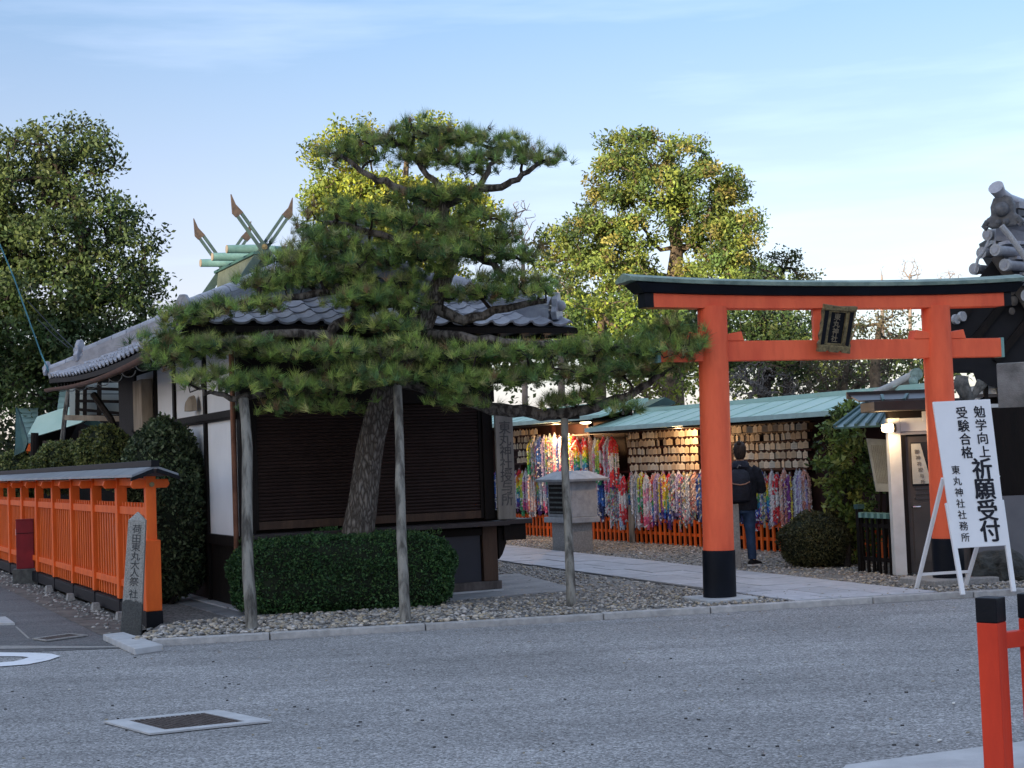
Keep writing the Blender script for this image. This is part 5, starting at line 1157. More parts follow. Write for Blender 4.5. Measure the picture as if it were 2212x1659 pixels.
m3 = MB(); m3.prism([D(2152,486,24.3),D(2190,482,24.3),D(2330,500,24.6),D(2330,530,24.6),D(2150,520,24.3)], Vector((.1,.7,0))); build(m3, 'ridge_bed', tile_m, gro)
# ridge end ornament and cap
rc = D(2168,462,23.9); fx_ = Vector((-.55,-.83,0)).normalized(); Xg = Vector((.83,-.55,0)).normalized()
prof = [(-.30,-.28),(-.42,-.20),(-.40,-.08),(-.27,-.02),(-.28,.16),(-.20,.33),(.0,.40),(.20,.33),(.28,.16),(.27,-.02),(.40,-.08),(.42,-.20),(.30,-.28)]
m3 = MB(); m3.prism([rc+Xg*a*.68+Z3*b*.78-fx_*.06 for a,b in prof], fx_*.14); og = build(m3, 'ridge_end_tile', mat('pale_grey_tile', (.15,.155,.17), (.08,.085,.095), 12, .6, .4, 50), gate, bevel=.03)
m3 = MB(); m3.sphere(rc+fx_*.10+Z3*.06, .12, 14, 10); m3.sphere(rc+fx_*.10-Z3*.14-Xg*.06, .05, 8, 6); m3.sphere(rc+fx_*.10-Z3*.14+Xg*.06, .05, 8, 6); build(m3, 'boss', MATS['pale_grey_tile'], og, smooth=True)
for sg in (-1,1):
    m3 = MB(); m3.tube([rc+Xg*sg*.24-Z3*.1+fx_*.08, rc+Xg*sg*.30-Z3*.18+fx_*.08, rc+Xg*sg*.25-Z3*.22+fx_*.08], .045, 8); build(m3, 'scroll', MATS['pale_grey_tile'], og, smooth=True)
m3 = MB(); cp = [D(2151,404,23.8), D(2160,418,23.9), D(2178,430,24.1), D(2205,440,24.4), D(2260,450,25.2)]; m3.tube(cp, [.125,.10,.09,.09,.09], 14); build(m3, 'ridge_cap_tile', tile_m, gate, smooth=True)
for k in range(3): m3 = MB(); m3.bar(D(2183,445+k*16,24.2), D(2290,462+k*16,25.4), .3-.03*k, .10); build(m3, 'ridge_course', tile_dark if k%2 else tile_m, gate)
m3 = MB(); m3.tube([D(2163,488,23.5),D(2180,508,23.5),D(2198,533,23.5),D(2225,572,23.5)], .05, 10); build(m3, 'descending_ridge', MATS['pale_tile_face'], gate, smooth=True)
for (x, y) in ((2062,690),(2075,684)): m3 = MB(); p = D(x,y,23.9); m3.tube([p, p+Vector((.03,-.05,0))], .08, 14); build(m3, 'tile_end_disc', MATS['pale_tile_face'], gate, smooth=True)
# gate wall pieces below
def gslab(pts, nm, m, Y=23.7, dep=.1): 
    m4 = MB(); m4.prism([D(x,y,Y) for x,y in pts], Vector((0,dep,0))); return build(m4, nm, m, gate)
gslab([(2080,850),(2900,850),(2900,1010),(2080,1010)], 'wall', dark_wood, 24.3, .2); gslab([(2050,1010),(2900,1010),(2900,1220),(2050,1220)], 'lower_wall', dark_wood, 24.4, .2)
gslab([(2098,868),(2155,848),(2155,825),(2098,835)], 'white_wall_panel', white_plaster, 24.2)
gslab([(2085,874),(2160,872),(2160,880),(2085,882)], 'sill_strip', white_k, 24.1)
for y in (852,890,908,930): gslab([(2085,y),(2165,y-2),(2165,y+5),(2085,y+7)], 'wall_rail', mat('grey_brown_beam', (.10,.085,.08)), 24.15)
for x in (2086,2128,2157): gslab([(x,830),(x+7,830),(x+7,1200),(x,1200)], 'wall_post', dark_wood, 24.1)
m3 = MB(); m3.tube([D(2078,812,22.5),D(2076,830,22.5),D(2086,850,22.5),D(2094,866,22.5),D(2098,876,22.5)], [.09,.12,.10,.07,.03], 9); build(m3, 'carved_nosing', mat('grey_driftwood', (.20,.195,.18), (.08,.08,.075), 12, .95, .8, 30), gate, smooth=True)
m3 = MB(); m3.tube([D(2094,868,22.5),D(2106,850,22.5),D(2122,826,22.5)], [.04,.05,.09], 8); build(m3, 'carved_nosing', MATS['grey_driftwood'], gate, smooth=True)
# pale tiled ridge seen behind the kiosk
sr_ = thing('small_tiled_roof', D(1940,900,22.5), 'pale tiled roof ridge with end tile peeking between kiosk roof and torii pillar', 'roof')
m3 = MB(); m3.tube([D(1893,851,22.4),D(1925,836,22.2),D(1955,820,22.0),D(1978,810,21.9)], .07, 10); build(m3, 'ridge_cap_tile', mat('pale_ridge_tile', (.50,.49,.47), (.36,.35,.34), 9, .7), sr_, smooth=True)
m3 = MB(); m3.prism([D(1895,856,22.4),D(1975,822,21.9),D(1985,850,21.9),D(1960,860,22)], Vector((.2,.8,0))); build(m3, 'roof_slope', tile_dark, sr_)
m3 = MB(); m3.prism([D(1900,852,22.2),D(1972,817,21.8),D(1976,828,21.8),D(1912,854,22.2)], Vector((0,.1,0))); build(m3, 'ridge_course', mat('brownish_mortar', (.25,.21,.18), (.16,.135,.12), 10, .9), sr_)
c = D(1980,808,21.8); m3 = MB(); m3.tube([c, c+Vector((.02,.14,0))], .09, 12); m3.sphere(c-Z3*.1+Vector((-.05,0,0)), .07, 8, 6); build(m3, 'ridge_end_tile', mat('patina_tile', (.30,.40,.36), (.15,.2,.18), 14, .7), sr_, smooth=True)
# ================================================================== plants
def blob_nodes(blobs, dens, jitter=1.0, shell=0.0):
    """blobs (x,y,rx,ry,Y,ryY) in picture pixels + depth; nodes at dens per cubic metre"""
    out_ = []
    for (x,y,rx,ry,Y,dY) in blobs:
        c = np.array(D(x,y,Y)); ax = rx/F_PX*Y; az = ry/F_PX*Y; vol = 4.19*ax*az*dY; n = max(6,int(vol*dens))
        P = RNG.normal(size=(n,3)); P = unit(P)*RNG.uniform(shell,1,(n,1))**(1/2.6); P = P*np.array([ax,dY,az])
        out_.append(P+c)
    return np.concatenate(out_)
def tree(label, cat, base, trunk, blobs, dens, leaf, per, rc, cols, bk, r_tip=.012, clumpvar=.22, aspect=.5, nw=.25, group=None, name='tree', pull=.25, wander=.14, shell=.35, expo=.45, hi=None):
    t = thing(name, base, label, cat, group)
    tr = [(Vector(p), r) for p, r in trunk]
    m3 = MB(); m3.tube([p for p,_ in tr], [r for _,r in tr], 12, cap=False)
    N = blob_nodes(blobs, dens, shell=shell)
    br = grow(tr, N, r_tip=r_tip, pull=pull, wander=wander, expo=expo); m3.add(br.v, br.f)
    build(m3, 'trunk', bk, t, smooth=True)
    if per:
        n = len(N); cc = N.mean(0); base_c = np.array(cols)[RNG.integers(0,len(cols),n)]*(1+RNG.normal(0,clumpvar,(n,1)))*(1+.22*np.sin(N[:,0:1]*1.9+N[:,2:3]*1.3)*np.sin(N[:,2:3]*2.3+N[:,1:2]))
        if hi is not None:      # leaf tint moves towards hi higher up the crown, with random spread
            f = np.clip((N[:,2]-N[:,2].min())/(np.ptp(N[:,2])+1e-6)+RNG.normal(0,.3,n),0,1)[:,None]; base_c = base_c*(1-f*.6)+np.array(hi)*f*.6
        k = RNG.poisson(per, n); idx = np.repeat(np.arange(n), k); m = len(idx)
        off = unit(RNG.normal(size=(m,3)))*RNG.uniform(.15,1,(m,1))**.6*rc; off[:,2] *= .75
        P = N[idx]+off; V_, F_, T_ = leaf_arrays(P, leaf, base_c[idx], unit(P-cc+np.array([0,0,.6])), nw, aspect)
        obj_from('crown', np_mesh('crown', V_, F_, leaf_m, T_), t)
    return t
def Gz(x, Y): p = D(x, 900, Y); return Vector((p.x, p.y, 0))
# --- left broad tree
gl = [(.060,.110,.030),(.045,.085,.027),(.095,.135,.035),(.032,.065,.022),(.070,.110,.045)]
b0 = Gz(150, 33)
tree('tall dark evergreen with twisted bare limbs showing at its top, left of the shrine finials', 'tree', b0,
  [(b0,.32),(D(160,880,33),.27),(D(150,700,33),.22),(D(185,560,33),.17),(D(160,430,33),.12),(D(120,350,33),.07)],
  [(60,330,95,55,33,1.2),(170,310,85,50,33,1.0),(215,340,45,45,33,.8),(40,420,90,60,33,1.4),(150,420,70,40,32.8,1),(235,480,70,55,33,1.1),(300,510,50,50,33,.8),(120,520,110,55,32.6,1.5),(20,540,80,80,33,1.4),
   (100,640,130,70,32.2,1.6),(230,600,90,60,32.6,1.4),(300,600,55,50,33,.9),(30,740,110,90,31.6,1.5),(160,760,120,70,31.8,1.5),(270,700,80,60,32.5,1.2),(325,650,40,35,33,.6),(60,850,80,60,31.5,1.2),(-60,500,110,180,33,1.6),(-60,760,90,110,32,1.4)],
  14, .125, 62, .36, gl, bark_d, r_tip=.012, hi=(.11,.135,.04))
# --- yellow-green tree behind the pine
yg = [(.29,.32,.040),(.23,.28,.040),(.34,.34,.045),(.14,.19,.04),(.19,.25,.045)]
b0 = Gz(850, 42)
tree('yellow-green tree standing directly behind the pine', 'tree', b0, [(b0,.3),(D(850,800,42),.26),(D(860,600,42),.2),(D(870,450,42),.13),(D(880,330,42),.06)],
  [(720,330,60,45,42,1.0),(770,300,50,40,42,.8),(700,400,50,40,42,1.0),(760,430,90,60,42,1.4),(860,450,110,80,41.6,1.6),(960,470,90,80,42,1.4),(700,470,45,35,42,.8),(930,290,70,35,42,.9),(820,560,110,50,41.5,1.3),(930,590,70,50,41.6,1.2),(1020,480,60,70,42,1)],
  13, .135, 64, .38, yg, bark_t, group=None)
# --- big broadleaf tree behind the torii
b0 = Gz(1455, 44)
tree('big rounded yellow-green broadleaf tree rising above the left end of the torii beam', 'tree', b0,
  [(b0,.36),(D(1450,760,44),.32),(D(1455,620,44),.26),(D(1462,540,44),.19),(D(1450,440,44),.13),(D(1440,350,44),.06)],
  [(1335,320,48,40,44,1.0),(1400,330,60,50,44,1.1),(1480,345,55,50,44,1.1),(1330,390,70,55,43.6,1.3),(1420,410,80,45,43.5,1.3),(1520,410,80,55,43.8,1.3),(1580,450,50,65,44,1.0),(1320,460,70,50,43.4,1.2),(1250,520,65,55,43.5,1.2),
   (1340,540,70,45,43.2,1.1),(1195,530,45,50,44,.9),(1190,600,45,40,43.6,.8),(1290,600,80,50,43,1.2),(1400,580,35,30,42.8,.7),(1560,520,75,50,43.6,1.2),(1540,590,90,55,43,1.3),(1600,570,50,60,44,1.0),(1440,640,60,35,42.6,.9),(1400,490,70,40,43.4,1.1),(1500,470,70,40,43.4,1.1),(1600,500,50,50,43.6,1.0),(1330,650,60,40,42.8,1.0),(1250,650,40,40,43,.8),(1630,600,35,40,44,.7)],
  11, .135, 70, .35, [(.20,.26,.055),(.25,.29,.06),(.15,.21,.05),(.095,.15,.042),(.28,.25,.065)], bark_t, r_tip=.012, shell=.35)
# --- lower darker greenery under and beside the torii beam
b0 = Gz(1290, 38)
tree('leafy bright green tree between the shop roof end and torii pillar', 'tree', b0, [(b0,.2),(D(1295,800,38),.16),(D(1300,680,38),.08)],
  [(1250,700,50,50,38,1),(1330,680,60,45,38,1),(1300,760,60,50,38,1.2),(1380,730,60,50,38,1.1),(1440,690,50,40,38,1),(1460,770,50,50,38,1),(1225,650,30,40,38.5,.7)],
  12, .13, 60, .36, [(.18,.25,.04),(.12,.19,.04),(.25,.29,.045),(.08,.13,.03)], bark_t)
b0 = Gz(1650, 40)
tree('dark green tree seen in the opening of the torii beneath its top beam', 'tree', b0, [(b0,.22),(D(1650,820,40),.18),(D(1650,680,40),.08)],
  [(1600,690,60,40,40,1.1),(1690,700,60,45,40,1.1),(1650,750,80,45,39.6,1.2),(1740,720,40,45,40,.9),(1590,760,50,45,40,1),(1640,620,70,40,41,1),(1700,770,60,40,40,1),(1530,720,40,50,40,.8)],
  13, .12, 56, .36, [(.07,.12,.035),(.10,.15,.045),(.05,.085,.03),(.15,.19,.05)], bark_d)
b0 = Gz(1700, 46)
tree('dark layered tree top right of the big yellow-green tree', 'tree', b0, [(b0,.2),(D(1700,700,46),.15),(D(1690,600,46),.07)],
  [(1680,560,30,22,46,.6),(1700,600,55,28,46,.8),(1640,610,40,30,46,.8),(1745,600,30,12,46,.5),(1715,560,18,12,46,.4)], 12, .12, 40, .32, [(.07,.09,.03),(.10,.115,.035),(.05,.07,.03)], bark_d)
b0 = Gz(1890, 38)
tree('brownish pine with fine bare twigs between the torii plaque and right pillar', 'tree', b0, [(b0,.18),(D(1890,800,38),.14),(D(1900,700,38),.06)],
  [(1880,690,45,25,38,.8),(1940,700,45,35,38,.8),(1900,735,70,22,38,.9),(1960,740,30,30,38,.7),(1850,720,30,25,38,.6)], 12, .10, 36, .30, [(.10,.10,.045),(.17,.14,.08),(.06,.085,.035)], bark_t)
# shrubs in the mid distance under the beam
b0 = Gz(1400, 37)
tree('low bright yellow-green shrub just above the far teal roof', 'shrub', b0, [(b0,.08),(D(1400,860,36.5),.05)],
  [(1330,830,40,22,36.5,.6),(1400,825,50,28,36.5,.7),(1460,845,45,25,36.5,.6),(1390,855,90,18,36.5,.7)], 22, .09, 40, .22, [(.30,.32,.035),(.24,.28,.035),(.16,.20,.03)], bark_t)
b0 = Gz(1620, 37); 
tree('dense grey leafless thicket above the teal roof', 'thicket', b0, [(b0,.08),(D(1620,850,36.5),.05)],
  [(1600,830,45,30,36.5,.7),(1680,830,55,32,36.5,.7),(1640,805,60,28,36.8,.7)], 60, .05, 10, .16, [(.16,.14,.13),(.12,.11,.10)], mat('grey_twig', (.17,.155,.145), (.08,.07,.065), 8, .9), r_tip=.007, name='thicket')
b0 = Gz(1820, 39)
tree('tangled brown bare branched tree behind the kiosk roof', 'tree', b0, [(b0,.14),(D(1820,860,39),.12),(D(1830,790,39),.06)],
  [(1780,800,70,50,39,1.2),(1870,790,70,55,39,1.2),(1940,800,50,50,39,1.0),(1740,810,50,45,39,1.0),(1600,790,60,25,40,.8)], 16, .09, 14, .28, [(.06,.075,.03),(.10,.085,.05),(.14,.12,.09)], mat('bare_brown_twig', (.14,.115,.085), (.055,.045,.035), 5, .9), r_tip=.008, wander=.35)
# far bare trees
for (x, y, w, hgt, Y, lab) in ((1130,500,35,75,50,'pale leafless twiggy tree between the pine and the big yellow-green tree'),(1210,640,25,40,40,'grey leafless sapling beside the right end of the shop roof'),(1905,590,6,22,70,'thin pale leafless treetop farthest left above the torii beam'),(1965,585,26,32,70,'tallest pale leafless treetop above the torii beam'),(2050,600,30,18,70,'low pale leafless treetop nearest the gate roof')):
    b0 = Gz(x, Y); tree(lab, 'tree', b0, [(b0,.12),(D(x,y+hgt*1.3,Y),.08),(D(x,y+hgt*.2,Y),.03)], [(x,y,w,hgt,Y,w/F_PX*Y),(x,y+hgt*.8,w*1.1,hgt*.5,Y,w/F_PX*Y)], 90, .03, 0, .2, gl, mat('pale_twig', (.36,.29,.25), (.24,.19,.16), 5, .9), r_tip=.007, wander=.12)
# fill of woods far behind, as one mass
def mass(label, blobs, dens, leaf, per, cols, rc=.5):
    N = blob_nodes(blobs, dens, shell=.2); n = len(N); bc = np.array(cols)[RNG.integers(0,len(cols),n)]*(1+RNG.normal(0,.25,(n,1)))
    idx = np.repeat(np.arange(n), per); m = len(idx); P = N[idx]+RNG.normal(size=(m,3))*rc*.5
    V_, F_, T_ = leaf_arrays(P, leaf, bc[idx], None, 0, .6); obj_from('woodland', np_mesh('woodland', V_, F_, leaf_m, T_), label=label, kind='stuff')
mass('dark woodland filling the gaps low behind the halls and roofs', [(1560,790,240,55,52,1.6),(1880,805,240,50,52,1.6),(1180,760,200,60,52,1.6),(1350,690,150,50,52,1.5),(1640,725,170,55,50,1.4),(1500,700,120,50,50,1.2)], 2.6, .22, 60, [(.055,.085,.028),(.08,.115,.035),(.11,.14,.04)], .8)
mass('green woodland behind the gate building beyond the right edge', [(2500,830,380,110,46,2.5),(3000,850,300,120,46,2.5)], .8, .26, 50, [(.055,.085,.028),(.08,.115,.035),(.11,.14,.04)], .9)
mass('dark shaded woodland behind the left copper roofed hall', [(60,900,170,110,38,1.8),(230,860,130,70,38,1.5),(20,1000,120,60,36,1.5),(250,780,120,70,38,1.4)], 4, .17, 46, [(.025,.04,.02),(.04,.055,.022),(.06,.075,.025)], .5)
# ------------------------------------------------------------------ clipped shrubs
def clipped(name, label, cat, fn_surf, n, leaf, cols, core_mb, base, nw=.45, depth=.05, trunk_=None, group=None, aspect=.6, coremat=None):
    t = thing(name, base, label, cat, group)
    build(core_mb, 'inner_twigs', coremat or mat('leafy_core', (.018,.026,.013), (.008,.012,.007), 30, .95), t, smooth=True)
    P, Nn = fn_surf(n); fq = 26 if leaf < .04 else 15
    lump_ = (np.sin(P[:,0]*fq+np.sin(P[:,2]*fq*.7)*1.7)*np.sin(P[:,2]*fq*1.1+np.sin(P[:,0]*fq*.8)*1.9)*np.sin(P[:,1]*fq+1.3+P[:,0]*5))[:,None]
    P = P - Nn*RNG.uniform(-.25,1,(n,1))*depth + Nn*lump_*(.030 if leaf < .04 else .05)
    # clump tint from a cheap 3-d noise
    q = np.sin(P[:,0]*9+3)+np.sin(P[:,1]*11+P[:,2]*7)+np.sin(P[:,2]*13+P[:,0]*5); c = np.array(cols)[RNG.integers(0,len(cols),n)]*(1+.09*q[:,None])
    V_, F_, T_ = leaf_arrays(P, leaf, c, Nn, nw, aspect, .25); obj_from('foliage', np_mesh('foliage', V_, F_, leaf_m, T_), t); return t
def ell_surf(c, r, pw=2.0, lump=.05, zmin=-1):
    c = np.array(c); r = np.array(r)
    def f(n):
        d = unit(RNG.normal(size=(n,3))); 
        if zmin > -1: d[:,2] = np.maximum(d[:,2], zmin); d = unit(d)
        k = (np.abs(d)**pw).sum(1,keepdims=True)**(-1/pw); l = 1+lump*(np.sin(d[:,0:1]*9+c[0])+np.sin(d[:,1:2]*8+c[1])+np.sin(d[:,2:3]*7))
        return c+d*k*l*r, unit(d/r)
    return f
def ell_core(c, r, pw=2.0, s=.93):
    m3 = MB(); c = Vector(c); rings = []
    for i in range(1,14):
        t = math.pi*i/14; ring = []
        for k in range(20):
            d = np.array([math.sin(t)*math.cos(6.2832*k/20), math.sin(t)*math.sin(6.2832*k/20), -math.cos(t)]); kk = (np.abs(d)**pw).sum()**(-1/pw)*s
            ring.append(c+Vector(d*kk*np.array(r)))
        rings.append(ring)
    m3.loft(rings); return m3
# box hedge under the pine
hc = (G(487,1330,.05)+G(948,1305,.05))/2; hc = Vector((-1.98,17.08,.475)); hr_ = (1.22,.36,.40)
# rotate slightly with the kerb
def rot_surf(f, c, a):
    ca, sa = math.cos(a), math.sin(a); c = np.array(c)
    def g(n):
        P, N_ = f(n); P = P-c; P2 = P.copy(); P2[:,0] = P[:,0]*ca-P[:,1]*sa; P2[:,1] = P[:,0]*sa+P[:,1]*ca; N2 = N_.copy(); N2[:,0] = N_[:,0]*ca-N_[:,1]*sa; N2[:,1] = N_[:,0]*sa+N_[:,1]*ca
        return P2+c, N2
    return g
def rot_core(m3, c, a):
    c = Vector(c); Mz = Matrix.Rotation(a,3,'Z'); m3.v = [tuple(Mz@(Vector(p)-c)+c) for p in m3.v]; return m3
hcols = [(.038,.100,.032),(.052,.122,.038),(.026,.070,.026),(.075,.150,.045)]
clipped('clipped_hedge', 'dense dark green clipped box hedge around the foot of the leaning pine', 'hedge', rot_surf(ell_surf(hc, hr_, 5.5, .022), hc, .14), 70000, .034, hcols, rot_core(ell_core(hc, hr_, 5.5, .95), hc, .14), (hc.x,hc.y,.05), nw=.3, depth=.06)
ss = MB(); hp = bpy.data.objects['clipped_hedge']
for k in range(260):
    u_ = RNG.uniform(-1.15,1.15); v_ = RNG.uniform(-.33,.33); z_ = .86 if k%3 else RNG.uniform(.2,.8); v_ = v_ if k%3 else -.35
    p = hc+Vector((u_*math.cos(.14)-v_*math.sin(.14), u_*math.sin(.14)+v_*math.cos(.14), z_-hc.z)); q = p+Vector((RNG.normal(0,.02),-.01 if k%3 else -.05,RNG.uniform(.02,.06) if k%3 else RNG.uniform(-.01,.03)))
    ss.bar(p, q, .003, .003, tint=(.05,.09,.03))
    for w_ in range(4):
        r_q = p.lerp(q,.4+.2*w_); a_ = Vector(RNG.normal(size=3)).normalized()*.016; b_ = Vector(RNG.normal(size=3)).normalized()*.008; ss.add([r_q, r_q+a_*.5+b_, r_q+a_, r_q+a_*.5-b_], [(0,1,2,3)], tint=(.09,.17,.045))
build(ss, 'stray_shoots', leaf_m, hp)
fl = MB()
for k in range(420):
    x_ = RNG.uniform(-3.4,4.5); yb = KA.y+(x_-KA.x)*kdir.y/kdir.x; y_ = yb+abs(RNG.normal(0,.8))+.12 if k%4 else yb-abs(RNG.normal(0,1.2)); z_ = .078 if y_ > yb else .006
    a_ = RNG.uniform(0,6.28); s_ = RNG.uniform(.012,.028); A_v = Vector((math.cos(a_),math.sin(a_),.15))*s_; B_v = Vector((-math.sin(a_),math.cos(a_),.1))*s_*.4; p = Vector((x_,y_,z_))
    fl.add([p-A_v, p+B_v, p+A_v, p-B_v], [(0,1,2,3)], tint=[(.20,.12,.05),(.14,.09,.045),(.28,.20,.08),(.10,.10,.04)][k%4])
build(fl, 'fallen_leaves', leaf_m, kind='stuff', label='small brown fallen leaves and needles scattered over gravel and road edge')
h2 = Vector((-2.05,17.72,.50)); clipped('clipped_hedge', 'smaller clipped hedge peeking out behind the pine trunk against the shutter', 'hedge', ell_surf(h2,(.55,.2,.44),4.5,.02), 9000, .03, hcols, ell_core(h2,(.55,.2,.44),4.5,.95), (h2.x,h2.y,.05), nw=.3)
# tall rounded shrub beside fence end
s3 = Vector((-4.40,18.85,1.20)); sc3 = [(.075,.115,.050),(.105,.145,.062),(.045,.075,.038),(.17,.21,.11),(.030,.048,.026)]
clipped('tall_shrub', 'tall rounded clipped camellia like shrub between the orange fence end and white wall', 'shrub', ell_surf(s3,(.55,.45,1.12),2.25,.03), 26000, .055, sc3, ell_core(s3,(.55,.45,1.12),2.25,.93), (s3.x,s3.y,0), nw=.4, depth=.07)
m3 = MB()
for a_ in (0,1.8,3.4): m3.tube([s3+Vector((.05*math.cos(a_),.05*math.sin(a_)-.2,-1.25)), s3+Vector((.2*math.cos(a_),.2*math.sin(a_)-.1,-.9)), s3+Vector((.3*math.cos(a_),.3*math.sin(a_),-.4))], [.035,.03,.02], 6)
bpy.data.objects.get('tall_shrub') and build(m3, 'stem', bark_d, bpy.data.objects['tall_shrub'])
def shrub_px(name, label, cat, x, y, rx, ry, Y, dY, n, leaf, cols, pw=2.2, **kw):
    c = D(x,y,Y); r = (rx/F_PX*Y, dY, ry/F_PX*Y); return clipped(name, label, cat, ell_surf(c, r, pw, kw.pop('lump',.04)), n, leaf, cols, ell_core(c, r, pw), (c.x,c.y,0), **kw)
gy = [(.13,.17,.05),(.19,.21,.06),(.085,.12,.042),(.26,.27,.09),(.05,.07,.033)]
shrub_px('clipped_shrub','round clipped shrub leaning over the orange fence roof, middle of the three','shrub',225,985,60,64,22.2,.5,13000,.055,gy)
shrub_px('clipped_shrub','small round clipped shrub nearest the dark timber post above the orange fence','shrub',128,1010,54,54,25.4,.5,11000,.06,gy)
shrub_px('clipped_shrub','low olive clipped shrub at the far left edge above the fence roof','shrub',38,1028,62,50,30.5,.7,9000,.075,gy)
# right side: round bush, laurel
shrub_px('round_bush','dark olive ball shaped clipped bush on the gravel below the laurel','bush',1764,1168,76,60,20.9,.45,20000,.034,[(.060,.066,.026),(.082,.084,.034),(.038,.045,.022),(.10,.095,.04)],2.3)
lb0 = G(1830,1225,.05)
lau = tree('loose glossy green laurel shrub standing between the crane racks and notice board', 'shrub', lb0, [(lb0,.05),(D(1830,1100,20.9),.045),(D(1830,980,20.9),.03),(D(1840,920,20.9),.02)],
  [(1830,900,38,35,20.9,.30),(1815,950,50,45,20.8,.35),(1850,990,48,50,20.8,.35),(1808,1020,52,45,20.7,.35),(1835,1075,52,50,20.8,.35),(1860,1130,40,45,20.9,.3),(1820,1130,45,40,21,.3),(1870,1070,30,40,20.9,.25),(1845,1190,40,30,21,.3)],
  170, .092, 30, .12, [(.10,.16,.035),(.14,.20,.045),(.07,.115,.03),(.20,.23,.06)], bark_d, r_tip=.004, name='laurel_shrub', aspect=.45)
# ------------------------------------------------------------------ the pine
pt = [(V3(*D(768,1215,17.35)[:2],.05),.195),(D(772,1172,17.35),.185),(D(785,1080,17.35),.165),(D(797,980,17.35),.155),(D(815,900,17.3),.145),(D(836,840,17.3),.14),(D(866,775,17.25),.13),(D(905,715,17.2),.125),(D(932,655,17.15),.12),(D(958,600,17.1),.105),(D(975,555,17.1),.085),(D(962,500,17.1),.07),(D(958,445,17.1),.055),(D(945,390,17.1),.035)]
pine = thing('pine_tree', Vector(pt[0][0]), 'old garden pine with leaning trunk and layered needle pads before the shuttered shop', 'pine tree')
m3 = MB(); pts_ = []; rr_s = []
P_s = [p for p,_ in pt]
def cr_(p0,p1,p2,p3,t): return 0.5*((2*p1)+(p2-p0)*t+(2*p0-5*p1+4*p2-p3)*t*t+(3*p1-p0-3*p2+p3)*t**3)
for i in range(len(P_s)-1):
    p0, p1, p2, p3 = P_s[max(i-1,0)], P_s[i], P_s[i+1], P_s[min(i+2,len(P_s)-1)]
    for k in range(6):
        t = k/6; pts_.append(cr_(p0,p1,p2,p3,t)); rr_s.append((pt[i][1]*(1-t)+pt[i+1][1]*t))
# bark: displaced dense tube with plates
nR = 40; rings = []; prevX = Vector((1,0,0))
for i, p in enumerate(pts_):
    tt = (pts_[min(i+1,len(pts_)-1)]-pts_[max(i-1,0)]).normalized(); X = (prevX-tt*prevX.dot(tt)).normalized(); prevX = X; Y = tt.cross(X); rg = []
    for k in range(nR):
        a = 6.28318*k/nR; q = math.sin(a*11+i*.9)*math.sin(i*1.1+a*3)+.6*math.sin(a*17-i*.6)+.5*math.sin(a*5+i*.35)
        rg.append(p+(X*math.cos(a)+Y*math.sin(a))*rr_s[i]*(1+.035*q))
    rings.append(rg)
m3.loft(rings); m3.tube([D(800,1000,17.19),D(799,1000,17.15)], [.035,.03], 8)
tk = bpy.data.materials.new('furrowed_bark'); tk.use_nodes = True; n_ = tk.node_tree; p_ = n_.nodes['Principled BSDF']; p_.inputs['Roughness'].default_value = .95; p_.inputs['Specular IOR Level'].default_value = .2
g_ = n_.nodes.new('ShaderNodeNewGeometry'); mp_ = n_.nodes.new('ShaderNodeMapping'); mp_.inputs['Scale'].default_value = (1,1,.30); n_.links.new(g_.outputs['Position'], mp_.inputs['Vector'])
wz = n_.nodes.new('ShaderNodeTexNoise'); wz.inputs['Scale'].default_value = 9; wz.inputs['Detail'].default_value = 6; n_.links.new(mp_.outputs[0], wz.inputs['Vector'])
vm = n_.nodes.new('ShaderNodeVectorMath'); vm.operation = 'MULTIPLY_ADD'; vm.inputs[1].default_value = (.10,.10,.10); n_.links.new(wz.outputs['Color'], vm.inputs[0]); n_.links.new(mp_.outputs[0], vm.inputs[2])
vo = n_.nodes.new('ShaderNodeTexVoronoi'); vo.feature = 'DISTANCE_TO_EDGE'; vo.inputs['Scale'].default_value = 26; n_.links.new(vm.outputs[0], vo.inputs['Vector'])
rp_ = n_.nodes.new('ShaderNodeValToRGB'); rp_.color_ramp.elements[0].position = .0; rp_.color_ramp.elements[1].position = .35; rp_.color_ramp.elements[0].color = (.055,.045,.038,1); rp_.color_ramp.elements[1].color = (.24,.215,.19,1); n_.links.new(vo.outputs['Distance'], rp_.inputs[0]); n_.links.new(rp_.outputs[0], p_.inputs['Base Color'])
bp_ = n_.nodes.new('ShaderNodeBump'); bp_.inputs['Strength'].default_value = 1; bp_.inputs['Distance'].default_value = .03; n_.links.new(vo.outputs['Distance'], bp_.inputs['Height']); n_.links.new(bp_.outputs[0], p_.inputs['Normal'])
build(m3, 'trunk', tk, pine, smooth=True)
